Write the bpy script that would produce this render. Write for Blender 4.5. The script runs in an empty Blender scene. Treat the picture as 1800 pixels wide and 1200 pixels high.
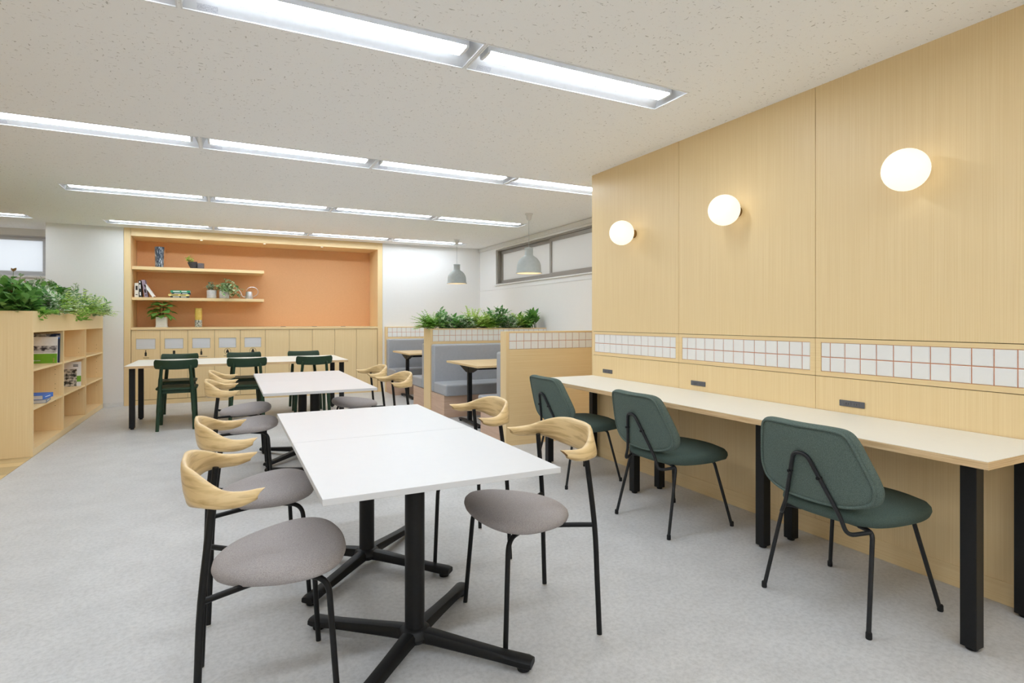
import bpy, bmesh, math, random
from mathutils import Vector, Matrix
random.seed(7)
scene = bpy.context.scene
COL = scene.collection
PI = math.pi
CEIL = 2.545

# ------------------------------------------------------------------ camera
F_PX, YAW, CAM_H, HORIZON = 995.0, math.atan(500 / 995.0), 1.22, 563.0
cam_data = bpy.data.cameras.new('camera')
cam_data.sensor_fit = 'HORIZONTAL'
cam_data.sensor_width = 36.0
cam_data.lens = 36.0 * F_PX / 1800.0
cam_data.shift_y = -(600.0 - HORIZON) / 1800.0
cam_data.clip_start = 0.05
camera = bpy.data.objects.new('camera', cam_data)
COL.objects.link(camera)
camera.location = (0, 0, CAM_H)
camera.rotation_euler = (PI / 2, 0, -YAW)
scene.camera = camera

# ------------------------------------------------------------------ world, exposure
LED_STRENGTH = 21.0
world = bpy.data.worlds.new('world')
scene.world = world
world.use_nodes = True
world.node_tree.nodes['Background'].inputs[0].default_value = (0.92, 0.96, 1.0, 1)
world.node_tree.nodes['Background'].inputs[1].default_value = 1.5
vs = scene.view_settings
vs.view_transform = 'Standard'
vs.look = 'None'
vs.exposure = 0.25
vs.gamma = 1.0
vs.use_curve_mapping = False
scene.cycles.use_denoising = True
scene.cycles.max_bounces = 12
scene.cycles.diffuse_bounces = 9
scene.cycles.use_adaptive_sampling = True
scene.cycles.adaptive_threshold = 0.02
scene.cycles.use_light_tree = False
scene.cycles.sample_clamp_indirect = 6.0

# ------------------------------------------------------------------ materials
def rgb(r, g, b):
    def f(c):
        c /= 255.0
        return c / 12.92 if c <= 0.04045 else ((c + 0.055) / 1.055) ** 2.4
    return (f(r), f(g), f(b), 1.0)

M = {}
def base_mat(name, color, rough=0.5, metal=0.0, spec=0.5):
    m = bpy.data.materials.new(name)
    m.use_nodes = True
    b = m.node_tree.nodes['Principled BSDF']
    b.inputs['Base Color'].default_value = color
    b.inputs['Roughness'].default_value = rough
    b.inputs['Metallic'].default_value = metal
    b.inputs['Specular IOR Level'].default_value = spec
    M[name] = m
    return m, m.node_tree, b

def noise_mat(name, c1, c2, scale=(10, 10, 10), nscale=1.0, detail=4.0, rough=0.5, metal=0.0,
              lo=0.35, hi=0.65, bump=0.0, spec=0.5, distortion=0.0):
    m, nt, b = base_mat(name, c1, rough, metal, spec)
    n = nt.nodes
    tc = n.new('ShaderNodeTexCoord'); mp = n.new('ShaderNodeMapping')
    nz = n.new('ShaderNodeTexNoise'); cr = n.new('ShaderNodeValToRGB')
    mp.inputs['Scale'].default_value = scale
    nz.inputs['Scale'].default_value = nscale
    nz.inputs['Detail'].default_value = detail
    nz.inputs['Distortion'].default_value = distortion
    cr.color_ramp.elements[0].position = lo; cr.color_ramp.elements[0].color = c1
    cr.color_ramp.elements[1].position = hi; cr.color_ramp.elements[1].color = c2
    L = nt.links.new
    L(tc.outputs['Object'], mp.inputs['Vector']); L(mp.outputs['Vector'], nz.inputs['Vector'])
    L(nz.outputs['Fac'], cr.inputs['Fac']); L(cr.outputs['Color'], b.inputs['Base Color'])
    if bump:
        bp = n.new('ShaderNodeBump'); bp.inputs['Strength'].default_value = bump
        bp.inputs['Distance'].default_value = 0.002
        L(nz.outputs['Fac'], bp.inputs['Height']); L(bp.outputs['Normal'], b.inputs['Normal'])
    return m, nt, b

def emit_mat(name, color, strength):
    m, nt, b = base_mat(name, color, 0.4)
    b.inputs['Emission Color'].default_value = color
    b.inputs['Emission Strength'].default_value = strength
    return m

WD1, WD2 = rgb(233, 205, 153), rgb(241, 216, 168)
noise_mat('wood_v', WD1, WD2, (210, 210, 1.6), 1.0, 3, 0.42, lo=.3, hi=.7)
noise_mat('wood_hx', WD1, WD2, (1.6, 210, 210), 1.0, 3, 0.42, lo=.3, hi=.7)
noise_mat('wood_hy', WD1, WD2, (210, 1.6, 210), 1.0, 3, 0.42, lo=.3, hi=.7)
noise_mat('wood_dark', rgb(105, 80, 42), rgb(120, 92, 50), (60, 60, 3), 1, 2, 0.7)
noise_mat('ply_edge', rgb(204, 170, 124), rgb(226, 196, 152), (6, 6, 260), 1.0, 2, 0.5, lo=.35, hi=.65)
noise_mat('booth_base', rgb(202, 170, 146), rgb(212, 182, 160), (3, 3, 60), 1.0, 3, 0.5)
noise_mat('plank_wood', rgb(204, 174, 120), rgb(228, 202, 152), (2.2, 60, 20), 1.0, 4, 0.4, lo=.3, hi=.7)
noise_mat('horn_wood', rgb(180, 146, 94), rgb(223, 194, 142), (9, 5, 60), 1.0, 4, 0.36, lo=.28, hi=.52, distortion=.7)
noise_mat('end_grain', rgb(120, 84, 40), rgb(170, 128, 72), (200, 200, 200), 1.0, 2, 0.6)
noise_mat('table_ash', rgb(214, 184, 134), rgb(230, 203, 158), (120, 2, 120), 1.0, 3, 0.4)
noise_mat('wall_white', rgb(234, 234, 233), rgb(235, 235, 234), (40, 40, 40), 1, 2, 0.75)
noise_mat('white_paint', rgb(222, 222, 220), rgb(228, 228, 226), (30, 30, 30), 1, 2, 0.5)
noise_mat('reflector_grey', rgb(206, 208, 211), rgb(210, 212, 215), (30, 30, 30), 1, 2, 0.4)
noise_mat('fixture_white', rgb(228, 230, 233), rgb(232, 234, 236), (30, 30, 30), 1, 2, 0.35)
noise_mat('laminate_white', rgb(216, 216, 217), rgb(217, 217, 218), (30, 30, 30), 1, 2, 0.32)
noise_mat('laminate_cream', rgb(238, 236, 227), rgb(239, 237, 228), (30, 30, 30), 1, 2, 0.38)
noise_mat('tile_white', rgb(238, 238, 236), rgb(239, 239, 237), (25, 25, 25), 1, 2, 0.22)
noise_mat('grout', rgb(204, 132, 92), rgb(214, 144, 104), (90, 90, 90), 1, 2, 0.9)
noise_mat('orange_panel', rgb(222, 171, 123), rgb(225, 174, 126), (50, 50, 50), 1, 2, 0.7)
noise_mat('black_metal', rgb(13, 13, 14), rgb(17, 17, 18), (80, 80, 80), 1, 2, 0.48, spec=.35)
noise_mat('charcoal_metal', rgb(26, 27, 29), rgb(31, 32, 34), (80, 80, 80), 1, 2, 0.48, spec=.4)
noise_mat('rubber', rgb(16, 16, 17), rgb(22, 22, 23), (80, 80, 80), 1, 2, 0.8)
noise_mat('glide_white', rgb(206, 204, 200), rgb(214, 212, 208), (80, 80, 80), 1, 2, 0.6)
noise_mat('grey_fabric', rgb(152, 146, 145), rgb(186, 180, 179), (300, 420, 420), 1, 5, 0.95, lo=.3, hi=.7, bump=.3, spec=.15)
noise_mat('green_fabric', rgb(78, 93, 87), rgb(112, 126, 119), (420, 420, 300), 1, 5, 0.95, lo=.3, hi=.7, bump=.5, spec=.15)
noise_mat('seat_green', rgb(70, 85, 79), rgb(92, 108, 101), (420, 420, 420), 1, 5, 0.9, lo=.3, hi=.7, bump=.4, spec=.2)
noise_mat('booth_vinyl', rgb(164, 167, 173), rgb(168, 171, 177), (30, 30, 30), 1, 3, 0.45)
noise_mat('green_plastic', rgb(22, 52, 30), rgb(26, 57, 34), (30, 30, 30), 1, 2, 0.5)
noise_mat('pendant_grey', rgb(176, 183, 183), rgb(181, 188, 188), (30, 30, 30), 1, 2, 0.6)
noise_mat('brass', rgb(136, 112, 74), rgb(150, 124, 84), (60, 60, 8), 1, 2, 0.35, 0.9)
noise_mat('aluminium', rgb(146, 141, 134), rgb(154, 149, 142), (4, 200, 200), 1, 2, 0.42, 0.25)
noise_mat('aluminium_light', rgb(200, 202, 206), rgb(208, 210, 214), (4, 200, 200), 1, 2, 0.42, 0.1)
noise_mat('brushed_steel', rgb(214, 216, 220), rgb(226, 228, 231), (3, 120, 260), 1, 3, 0.4, 0.15)
noise_mat('outlet_grey', rgb(92, 93, 97), rgb(98, 99, 103), (40, 40, 40), 1, 2, 0.5)
noise_mat('dark_hole', rgb(18, 18, 18), rgb(26, 26, 26), (40, 40, 40), 1, 2, 0.9)
noise_mat('print_black', rgb(34, 30, 26), rgb(42, 38, 32), (40, 40, 40), 1, 2, 0.8)
noise_mat('sticker', rgb(176, 178, 186), rgb(200, 202, 208), (260, 200, 200), 1, 2, 0.6, lo=.45, hi=.55)
noise_mat('soil', rgb(46, 34, 24), rgb(70, 54, 38), (60, 60, 60), 1, 4, 0.95, bump=.5)
noise_mat('stem_green', rgb(80, 104, 50), rgb(104, 126, 66), (40, 40, 40), 1, 2, 0.6)
noise_mat('stem_brown', rgb(92, 70, 44), rgb(116, 90, 58), (60, 60, 60), 1, 2, 0.8)
noise_mat('ceramic_white', rgb(226, 224, 222), rgb(234, 232, 230), (60, 60, 60), 1, 2, 0.5)
noise_mat('concrete_pot', rgb(196, 192, 190), rgb(210, 206, 204), (50, 50, 50), 1, 3, 0.8)
noise_mat('dark_pot', rgb(52, 50, 52), rgb(62, 60, 62), (50, 50, 50), 1, 3, 0.6)
noise_mat('grey_pot', rgb(92, 88, 92), rgb(104, 100, 104), (50, 50, 50), 1, 3, 0.6)
noise_mat('tin', rgb(206, 206, 210), rgb(222, 222, 226), (30, 30, 90), 1, 2, 0.3, 0.75)
noise_mat('blue_vase', rgb(50, 64, 80), rgb(186, 196, 206), (42, 42, 9), 1, 2, 0.3, lo=.50, hi=.66, distortion=2.0)
noise_mat('speckle_glass', rgb(60, 66, 58), rgb(222, 226, 220), (90, 90, 90), 1, 2, 0.2, lo=.42, hi=.56)
noise_mat('amber_glass', rgb(206, 176, 84), rgb(220, 192, 104), (20, 20, 20), 1, 2, 0.12)
noise_mat('paper', rgb(226, 222, 212), rgb(238, 235, 226), (4, 4, 400), 1, 2, 0.8)
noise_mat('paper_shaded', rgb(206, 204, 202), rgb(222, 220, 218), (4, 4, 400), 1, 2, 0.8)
def cover(name, r, g, b, rough=.45):
    noise_mat(name, rgb(r, g, b), rgb(min(255, r + 6), min(255, g + 6), min(255, b + 6)), (30, 30, 30), 1, 2, rough)
cover('cover_cream', 226, 222, 212); cover('cover_white', 236, 236, 236); cover('cover_black', 30, 30, 32)
cover('cover_mauve', 150, 134, 150); cover('cover_teal', 52, 148, 108); cover('cover_yellow', 232, 214, 130)
cover('cover_blue', 46, 108, 196); cover('cover_navy', 26, 40, 66); cover('cover_lime', 112, 170, 34)
cover('cover_grey', 128, 136, 150); cover('cover_red', 176, 60, 58)
noise_mat('cover_photo', rgb(24, 28, 22), rgb(214, 206, 192), (26, 26, 34), 1, 4, 0.4, lo=.42, hi=.6)
noise_mat('cover_photo_b', rgb(44, 40, 52), rgb(212, 210, 212), (16, 16, 22), 1, 3, 0.4, lo=.42, hi=.58)

emit_mat('led_white', (0.88, 0.96, 1.05, 1), LED_STRENGTH)
emit_mat('globe_glow', (1.0, 0.92, 0.75, 1), 0.80)
M['globe_glow'].node_tree.nodes['Principled BSDF'].inputs['Base Color'].default_value = (.5, .48, .44, 1)
emit_mat('bulb_glow', (1.0, 0.84, 0.62, 1), 6.0)
emit_mat('spot_glow', (1.0, 0.93, 0.8, 1), 5.0)
noise_mat('pendant_inner', rgb(240, 232, 216), rgb(244, 236, 220), (30, 30, 30), 1, 2, 0.6)

# floor vinyl: soft mottling in two sizes
m, nt, b = noise_mat('vinyl_floor', rgb(199, 199, 199), rgb(210, 210, 210), (5, 5, 5), 1, 8, 0.42, lo=.3, hi=.7, spec=.4)
n = nt.nodes
nz2 = n.new('ShaderNodeTexNoise'); nz2.inputs['Scale'].default_value = 52; nz2.inputs['Detail'].default_value = 6
nz2.inputs['Roughness'].default_value = .7
cr2 = n.new('ShaderNodeValToRGB')
cr2.color_ramp.elements[0].position = .36; cr2.color_ramp.elements[0].color = (.80, .80, .80, 1)
cr2.color_ramp.elements[1].position = .58; cr2.color_ramp.elements[1].color = (1, 1, 1, 1)
mx = n.new('ShaderNodeMixRGB'); mx.blend_type = 'MULTIPLY'; mx.inputs['Fac'].default_value = .85
tc = [x for x in n if x.type == 'TEX_COORD'][0]; cr1 = [x for x in n if x.type == 'VALTORGB'][0]
nt.links.new(tc.outputs['Object'], nz2.inputs['Vector']); nt.links.new(nz2.outputs['Fac'], cr2.inputs['Fac'])
nt.links.new(cr1.outputs['Color'], mx.inputs['Color1']); nt.links.new(cr2.outputs['Color'], mx.inputs['Color2'])
nt.links.new(mx.outputs['Color'], b.inputs['Base Color'])

# acoustic ceiling board: short dark worm holes in two directions
m, nt, b = base_mat('acoustic_board', rgb(250, 251, 252), 0.9, spec=.2)
n = nt.nodes; L = nt.links.new
tc = n.new('ShaderNodeTexCoord')
prev = None
for sc_, seed in (((34, 105, 30), 0.0), ((95, 42, 30), 7.3)):
    mp = n.new('ShaderNodeMapping'); mp.inputs['Scale'].default_value = sc_
    mp.inputs['Location'].default_value = (seed, seed, 0)
    nz = n.new('ShaderNodeTexNoise'); nz.inputs['Scale'].default_value = 1.0; nz.inputs['Detail'].default_value = 1.5
    nz.inputs['Distortion'].default_value = .6
    cr = n.new('ShaderNodeValToRGB')
    cr.color_ramp.elements[0].position = .26; cr.color_ramp.elements[0].color = (.60, .59, .58, 1)
    cr.color_ramp.elements[1].position = .31; cr.color_ramp.elements[1].color = (1, 1, 1, 1)
    L(tc.outputs['Object'], mp.inputs['Vector']); L(mp.outputs['Vector'], nz.inputs['Vector']); L(nz.outputs['Fac'], cr.inputs['Fac'])
    mx = n.new('ShaderNodeMixRGB'); mx.blend_type = 'MULTIPLY'; mx.inputs['Fac'].default_value = 1.0
    if prev is None:
        mx.inputs['Color1'].default_value = rgb(250, 251, 252)
    else:
        L(prev.outputs['Color'], mx.inputs['Color1'])
    L(cr.outputs['Color'], mx.inputs['Color2']); prev = mx
L(prev.outputs['Color'], b.inputs['Base Color'])

# leaves: hue varies from leaf to leaf, optional pale variegation
def leaf_mat(name, c1, c2, pale=None, pale_at=.55, rough=.42):
    m, nt, b = base_mat(name, c1, rough)
    n = nt.nodes; L = nt.links.new
    g = n.new('ShaderNodeNewGeometry'); cr = n.new('ShaderNodeValToRGB')
    cr.color_ramp.elements[0].color = c1; cr.color_ramp.elements[1].color = c2
    L(g.outputs['Random Per Island'], cr.inputs['Fac'])
    out = cr.outputs['Color']
    if pale is not None:
        tc = n.new('ShaderNodeTexCoord'); nz = n.new('ShaderNodeTexNoise'); nz.inputs['Scale'].default_value = 42
        r2 = n.new('ShaderNodeValToRGB')
        r2.color_ramp.elements[0].position = pale_at; r2.color_ramp.elements[0].color = (0, 0, 0, 1)
        r2.color_ramp.elements[1].position = pale_at + .06; r2.color_ramp.elements[1].color = (1, 1, 1, 1)
        mx = n.new('ShaderNodeMixRGB'); mx.inputs['Color2'].default_value = pale
        L(tc.outputs['Object'], nz.inputs['Vector']); L(nz.outputs['Fac'], r2.inputs['Fac'])
        L(r2.outputs['Color'], mx.inputs['Fac']); L(out, mx.inputs['Color1']); out = mx.outputs['Color']
    L(out, b.inputs['Base Color'])
    tr = n.new('ShaderNodeBsdfTranslucent'); ms = n.new('ShaderNodeMixShader'); ms.inputs['Fac'].default_value = .42
    L(out, tr.inputs['Color']); L(b.outputs['BSDF'], ms.inputs[1]); L(tr.outputs['BSDF'], ms.inputs[2])
    L(ms.outputs['Shader'], n['Material Output'].inputs['Surface'])
leaf_mat('leaf_dark', rgb(72, 128, 56), rgb(138, 190, 98))
leaf_mat('leaf_mid', rgb(120, 180, 68), rgb(186, 222, 116))
leaf_mat('leaf_lime', rgb(182, 220, 96), rgb(228, 242, 164))
leaf_mat('leaf_varieg', rgb(84, 140, 72), rgb(132, 184, 104), rgb(240, 244, 228), .48)
leaf_mat('leaf_pale', rgb(148, 170, 136), rgb(200, 212, 184))
leaf_mat('leaf_stripe', rgb(72, 126, 68), rgb(116, 170, 100), rgb(216, 232, 198), .53)
leaf_mat('leaf_ivy', rgb(104, 150, 92), rgb(158, 192, 132), rgb(226, 234, 206), .52)
leaf_mat('leaf_rust', rgb(120, 84, 46), rgb(150, 112, 62))

# frosted window glass: scatters light, keeps a faint sheen
def frosted(name, tint, trans):
    m = bpy.data.materials.new(name); m.use_nodes = True
    nt = m.node_tree; n = nt.nodes; L = nt.links.new
    b = n['Principled BSDF']; b.inputs['Base Color'].default_value = tint; b.inputs['Roughness'].default_value = .35
    tr = n.new('ShaderNodeBsdfTranslucent'); tr.inputs['Color'].default_value = tint
    mx = n.new('ShaderNodeMixShader'); mx.inputs['Fac'].default_value = trans
    tc = n.new('ShaderNodeTexCoord'); nz = n.new('ShaderNodeTexNoise'); nz.inputs['Scale'].default_value = 90
    bp = n.new('ShaderNodeBump'); bp.inputs['Strength'].default_value = .35; bp.inputs['Distance'].default_value = .003
    L(tc.outputs['Object'], nz.inputs['Vector']); L(nz.outputs['Fac'], bp.inputs['Height']); L(bp.outputs['Normal'], b.inputs['Normal'])
    L(b.outputs['BSDF'], mx.inputs[1]); L(tr.outputs['BSDF'], mx.inputs[2])
    L(mx.outputs['Shader'], n['Material Output'].inputs['Surface'])
    M[name] = m
frosted('frosted_grey', rgb(222, 220, 216), .55)
frosted('frosted_bright', rgb(240, 242, 244), .75)

# ------------------------------------------------------------------ mesh helpers
class MB:
    def __init__(self):
        self.v = []; self.f = []
    def add(self, vs_, fs_):
        o = len(self.v)
        self.v += [tuple(p) for p in vs_]
        self.f += [tuple(i + o for i in f) for f in fs_]
        return self
    def box(self, x0, x1, y0, y1, z0, z1):
        x0, x1 = min(x0, x1), max(x0, x1); y0, y1 = min(y0, y1), max(y0, y1); z0, z1 = min(z0, z1), max(z0, z1)
        return self.add([(x0, y0, z0), (x1, y0, z0), (x1, y1, z0), (x0, y1, z0), (x0, y0, z1), (x1, y0, z1), (x1, y1, z1), (x0, y1, z1)],
                        [(0, 3, 2, 1), (4, 5, 6, 7), (0, 1, 5, 4), (1, 2, 6, 5), (2, 3, 7, 6), (3, 0, 4, 7)])
    def rings(self, rs, cap0=True, cap1=True, closed=False):
        n = len(rs[0]); vs_ = [p for r in rs for p in r]; fs_ = []
        m = len(rs)
        for i in range(m if closed else m - 1):
            a, b = i * n, ((i + 1) % m) * n
            for j in range(n):
                k = (j + 1) % n
                fs_.append((a + j, a + k, b + k, b + j))
        if not closed:
            if cap0: fs_.append(tuple(reversed(range(n))))
            if cap1: fs_.append(tuple((m - 1) * n + j for j in range(n)))
        return self.add(vs_, fs_)
    def tube(self, path, r, n=10, squash=None):
        P = [Vector(p) for p in path]
        rr = r if isinstance(r, (list, tuple)) else [r] * len(P)
        t0 = (P[1] - P[0]).normalized()
        up = Vector((0, 0, 1)) if abs(t0.z) < .9 else Vector((1, 0, 0))
        u = t0.cross(up).normalized(); rs = []
        for i, p in enumerate(P):
            if i == 0: t = t0
            elif i == len(P) - 1: t = (P[i] - P[i - 1]).normalized()
            else: t = ((P[i + 1] - P[i]).normalized() + (P[i] - P[i - 1]).normalized()).normalized()
            u = (u - t * u.dot(t)).normalized(); w = t.cross(u)
            a, b = (rr[i], rr[i]) if not isinstance(rr[i], tuple) else rr[i]
            rs.append([p + u * math.cos(2 * PI * j / n) * a + w * math.sin(2 * PI * j / n) * b for j in range(n)])
        return self.rings(rs)
    def lathe(self, prof, n=24, c=(0, 0, 0), axis='z', cap0=True, cap1=True):
        rs = []
        for r, z in prof:
            ring = []
            for j in range(n):
                a = 2 * PI * j / n; p = (r * math.cos(a), r * math.sin(a), z)
                if axis == 'x': p = (z, r * math.cos(a), r * math.sin(a))
                elif axis == 'y': p = (r * math.sin(a), z, r * math.cos(a))
                ring.append((p[0] + c[0], p[1] + c[1], p[2] + c[2]))
            rs.append(ring)
        return self.rings(rs, cap0, cap1)
    def build(self, name, material, parent=None, smooth=False, bevel=0.0, loc=None, rz=0.0, seg=2):
        me = bpy.data.meshes.new(name)
        me.from_pydata(self.v, [], self.f)
        bm = bmesh.new(); bm.from_mesh(me)
        bmesh.ops.recalc_face_normals(bm, faces=bm.faces); bm.to_mesh(me); bm.free()
        for mt in (material if isinstance(material, (list, tuple)) else [material]):
            me.materials.append(M[mt])
        o = bpy.data.objects.new(name, me); COL.objects.link(o)
        if parent: o.parent = parent
        if loc: o.location = loc
        o.rotation_euler = (0, 0, rz)
        if bevel:
            md = o.modifiers.new('bevel', 'BEVEL'); md.width = bevel; md.segments = seg
            md.limit_method = 'ANGLE'; md.angle_limit = math.radians(40); md.harden_normals = False
        if smooth:
            me.shade_smooth()
            if smooth != 'all':
                me.set_sharp_from_angle(angle=math.radians(smooth if isinstance(smooth, (int, float)) and smooth is not True else 42))
        return o

def tag(o, label=None, cat=None, group=None, kind=None):
    if label: o['label'] = label
    if cat: o['category'] = cat
    if group: o['group'] = group
    if kind: o['kind'] = kind
    return o
def thing(name, label, cat, loc=(0, 0, 0), rz=0.0, group=None):
    o = bpy.data.objects.new(name, None); COL.objects.link(o)
    o.empty_display_size = .05
    o.location = loc; o.rotation_euler = (0, 0, rz)
    return tag(o, label, cat, group)
def struct(o):
    o['kind'] = 'structure'; return o
def share(src, parent, loc=(0, 0, 0), rot=(0, 0, 0), scale=None):
    c = src.copy(); COL.objects.link(c); c.parent = parent; c.location = loc; c.rotation_euler = rot
    if scale: c.scale = scale
    return c
def copy_tree(o, parent=None):
    c = o.copy(); COL.objects.link(c); c.parent = parent
    for ch in list(o.children): copy_tree(ch, c)
    return c
def clone(o, label, loc, rz=0.0):
    c = copy_tree(o); c.location = loc; c.rotation_euler = (0, 0, rz); c['label'] = label
    return c
def fillet(pts, r, n=5):
    P = [Vector(p) for p in pts]; out = [P[0]]
    for i in range(1, len(P) - 1):
        a, b = P[i - 1] - P[i], P[i + 1] - P[i]
        rr = min(r, a.length * .49, b.length * .49)
        p0, p2 = P[i] + a.normalized() * rr, P[i] + b.normalized() * rr
        for k in range(n + 1):
            t = k / n
            out.append(p0 * (1 - t) ** 2 + P[i] * 2 * t * (1 - t) + p2 * t * t)
    out.append(P[-1]); return out
def catmull(pts, n=6, closed=False):
    P = [Vector(p) for p in pts]; out = []; m = len(P)
    for i in range(m if closed else m - 1):
        if closed: p0, p1, p2, p3 = P[(i - 1) % m], P[i], P[(i + 1) % m], P[(i + 2) % m]
        else: p0, p1, p2, p3 = P[max(i - 1, 0)], P[i], P[i + 1], P[min(i + 2, m - 1)]
        for k in range(n):
            t = k / n
            out.append(.5 * ((2 * p1) + (p2 - p0) * t + (2 * p0 - 5 * p1 + 4 * p2 - p3) * t * t + (3 * p1 - p0 - 3 * p2 + p3) * t ** 3))
    if not closed: out.append(P[-1])
    return out
def rrect(x0, x1, y0, y1, r, n=5):
    out = []
    for cx, cy, a0 in ((x1 - r, y1 - r, 0), (x0 + r, y1 - r, 90), (x0 + r, y0 + r, 180), (x1 - r, y0 + r, 270)):
        for k in range(n + 1):
            a = math.radians(a0 + 90 * k / n); out.append((cx + r * math.cos(a), cy + r * math.sin(a)))
    return out

# ================================================================== SETTING
XW = 2.985          # face of the panelled wall on the right
YB = 9.68           # back wall
XF = 4.20           # window wall beyond the booths

floor = struct(MB().box(-1.555, XF + .2, -4.5, 10.5, -.05, 0).build('floor', 'vinyl_floor'))
fl = struct(MB().box(-6.2, -1.556, -4.5, 10.7, -.06, -.012).build('floor_left', 'wood_dark'))
m, nt, b = M['plank_wood'], M['plank_wood'].node_tree, M['plank_wood'].node_tree.nodes['Principled BSDF']
oi = nt.nodes.new('ShaderNodeObjectInfo'); hv = nt.nodes.new('ShaderNodeHueSaturation'); mr = nt.nodes.new('ShaderNodeMapRange')
mr.inputs['To Min'].default_value = .74; mr.inputs['To Max'].default_value = 1.08
nt.links.new(oi.outputs['Random'], mr.inputs['Value']); nt.links.new(mr.outputs['Result'], hv.inputs['Value'])
nt.links.new([x for x in nt.nodes if x.type == 'VALTORGB'][0].outputs['Color'], hv.inputs['Color']); nt.links.new(hv.outputs['Color'], b.inputs['Base Color'])
pl0 = None
for i in range(96):
    y0 = 10.6 - .15 * (i + 1)
    if y0 < -4.4: break
    if pl0 is None:
        pl0 = MB().box(-2.3, 2.3, .001, .149, -.012, 0).build('plank', 'plank_wood', fl, bevel=.0015, loc=(-3.86, y0, 0), seg=1)
    else:
        share(pl0, fl, (-3.86 + random.uniform(-.0, .0), y0, 0))

# ceiling with openings for the linear lights
ROWS = [-4.09, -1.90, .285, 2.475, 4.665, 6.86, 9.045]
FW, FL, PITCH = .300, 1.282, 1.293
X0ROW = -1.470
units = {}          # row -> list of unit start X
for r, y in enumerate(ROWS):
    if y < 1: units[r] = [-4.06, X0ROW, X0ROW + PITCH, X0ROW + 2 * PITCH]
    elif y < 3: units[r] = [X0ROW, X0ROW + PITCH, X0ROW + 2 * PITCH]
    elif y < 5: units[r] = [X0ROW - PITCH, X0ROW, X0ROW + PITCH, X0ROW + 2 * PITCH, X0ROW + 3 * PITCH]
    else: units[r] = [X0ROW + k * PITCH for k in range(4)]
    if y > 9: units[r] = [-3.53] + units[r]
cm = MB()
XA, XB_ = -6.2, XF + .2
def cq(x0, x1, y0, y1):
    cm.add([(x0, y0, CEIL), (x1, y0, CEIL), (x1, y1, CEIL), (x0, y1, CEIL)], [(0, 1, 2, 3)])
yprev = -4.7
for r, y in enumerate(ROWS):
    cq(XA, XB_, yprev, y)
    xp = XA
    for x in units[r]:
        cq(xp, x, y, y + FW); xp = x + FL
    cq(xp, XB_, y, y + FW)
    yprev = y + FW
cq(XA, XB_, yprev, 10.7)
struct(cm.build('ceiling', 'acoustic_board'))

# panelled wall on the right
wr = struct(MB().box(XW + .012, XF + .2, -4.7, 4.295, 0, CEIL).build('wall_right', 'wood_dark'))
SEAMS = [4.2968, 3.19, 2.10, 1.01, -.08, -1.17, -2.26, -3.35, -4.6]
MB().box(XW, XF - .01, 4.2956, 4.307, 0, CEIL).build('end_panel', 'wood_v', wr)
tile_proto = None
TP = .0835
def tile_mesh(w, h, d):
    e = .0035
    return MB().add([(-w / 2, 0, -h / 2), (w / 2, 0, -h / 2), (w / 2, 0, h / 2), (-w / 2, 0, h / 2),
                     (-w / 2, -d + e, -h / 2), (w / 2, -d + e, -h / 2), (w / 2, -d + e, h / 2), (-w / 2, -d + e, h / 2),
                     (-w / 2 + e, -d, -h / 2 + e), (w / 2 - e, -d, -h / 2 + e), (w / 2 - e, -d, h / 2 - e), (-w / 2 + e, -d, h / 2 - e)],
                    [(0, 3, 2, 1), (0, 1, 5, 4), (1, 2, 6, 5), (2, 3, 7, 6), (3, 0, 4, 7),
                     (4, 5, 9, 8), (5, 6, 10, 9), (6, 7, 11, 10), (7, 4, 8, 11), (8, 9, 10, 11)])
tiles = {}
def put_tile(parent, x, y, z, w, h, d, rz):
    key = (round(w, 4), round(h, 4), d)
    if key not in tiles:
        tiles[key] = tile_mesh(w, h, d).build('tile', 'tile_white', parent, loc=(x, y, z), rz=rz)
    else:
        share(tiles[key], parent, (x, y, z), (0, 0, rz))
def tile_run(parent, a, b, z0, z1, face, axis, first=.062, pitch=.0835):
    """two rows of square tiles from a to b (along y for axis 'y', along x for axis 'x')"""
    g = .0042
    cuts = [a, a + first]
    while cuts[-1] + pitch < b - .02: cuts.append(cuts[-1] + pitch)
    cuts.append(b)
    rh = (z1 - z0) / 2
    for i in range(len(cuts) - 1):
        w = cuts[i + 1] - cuts[i] - g
        if w < .012: continue
        c = (cuts[i] + cuts[i + 1]) / 2
        for k in (0, 1):
            z = z0 + rh * (k + .5)
            if axis == 'y': put_tile(parent, face + .0075, c, z, w, rh - g, .0072, -PI / 2)
            else: put_tile(parent, c, face + .0075, z, w, rh - g, .0072, 0)
TZ0, TZ1 = .934, 1.097
for k in range(len(SEAMS) - 1):
    y1, y0 = SEAMS[k] - .0015, SEAMS[k + 1] + .0015
    MB().box(XW, XW + .013, y0, y1, 1.1225, CEIL).build('wall_panel', 'wood_v', wr)
    MB().box(XW, XW + .013, y0, y1, .0, .9055).build('wall_panel', 'wood_v', wr)
    if k < 4:
        a, b = y0 + .031, y1 - .031
        fm = MB().box(XW, XW + .013, y0, y1, TZ1, 1.119).box(XW, XW + .013, y0, y1, .909, TZ0)
        fm.box(XW, XW + .013, y0, a, TZ0, TZ1).box(XW, XW + .013, b, y1, TZ0, TZ1)
        fm.build('tile_frame', 'wood_hy', wr)
        MB().box(XW + .0055, XW + .0125, a, b, TZ0, TZ1).build('grout', 'grout', wr)
        tile_run(wr, a, b, TZ0, TZ1, XW - .0005, 'y', first=(b - a - 11 * TP) / 2)
    else:
        MB().box(XW, XW + .013, y0, y1, .909, 1.119).build('wall_panel', 'wood_v', wr)
struct(MB().box(XW - .006, XW - .0002, -4.6, 4.307, 0, .098).build('baseboard_right', 'wood_hy', bevel=.002))

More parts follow.
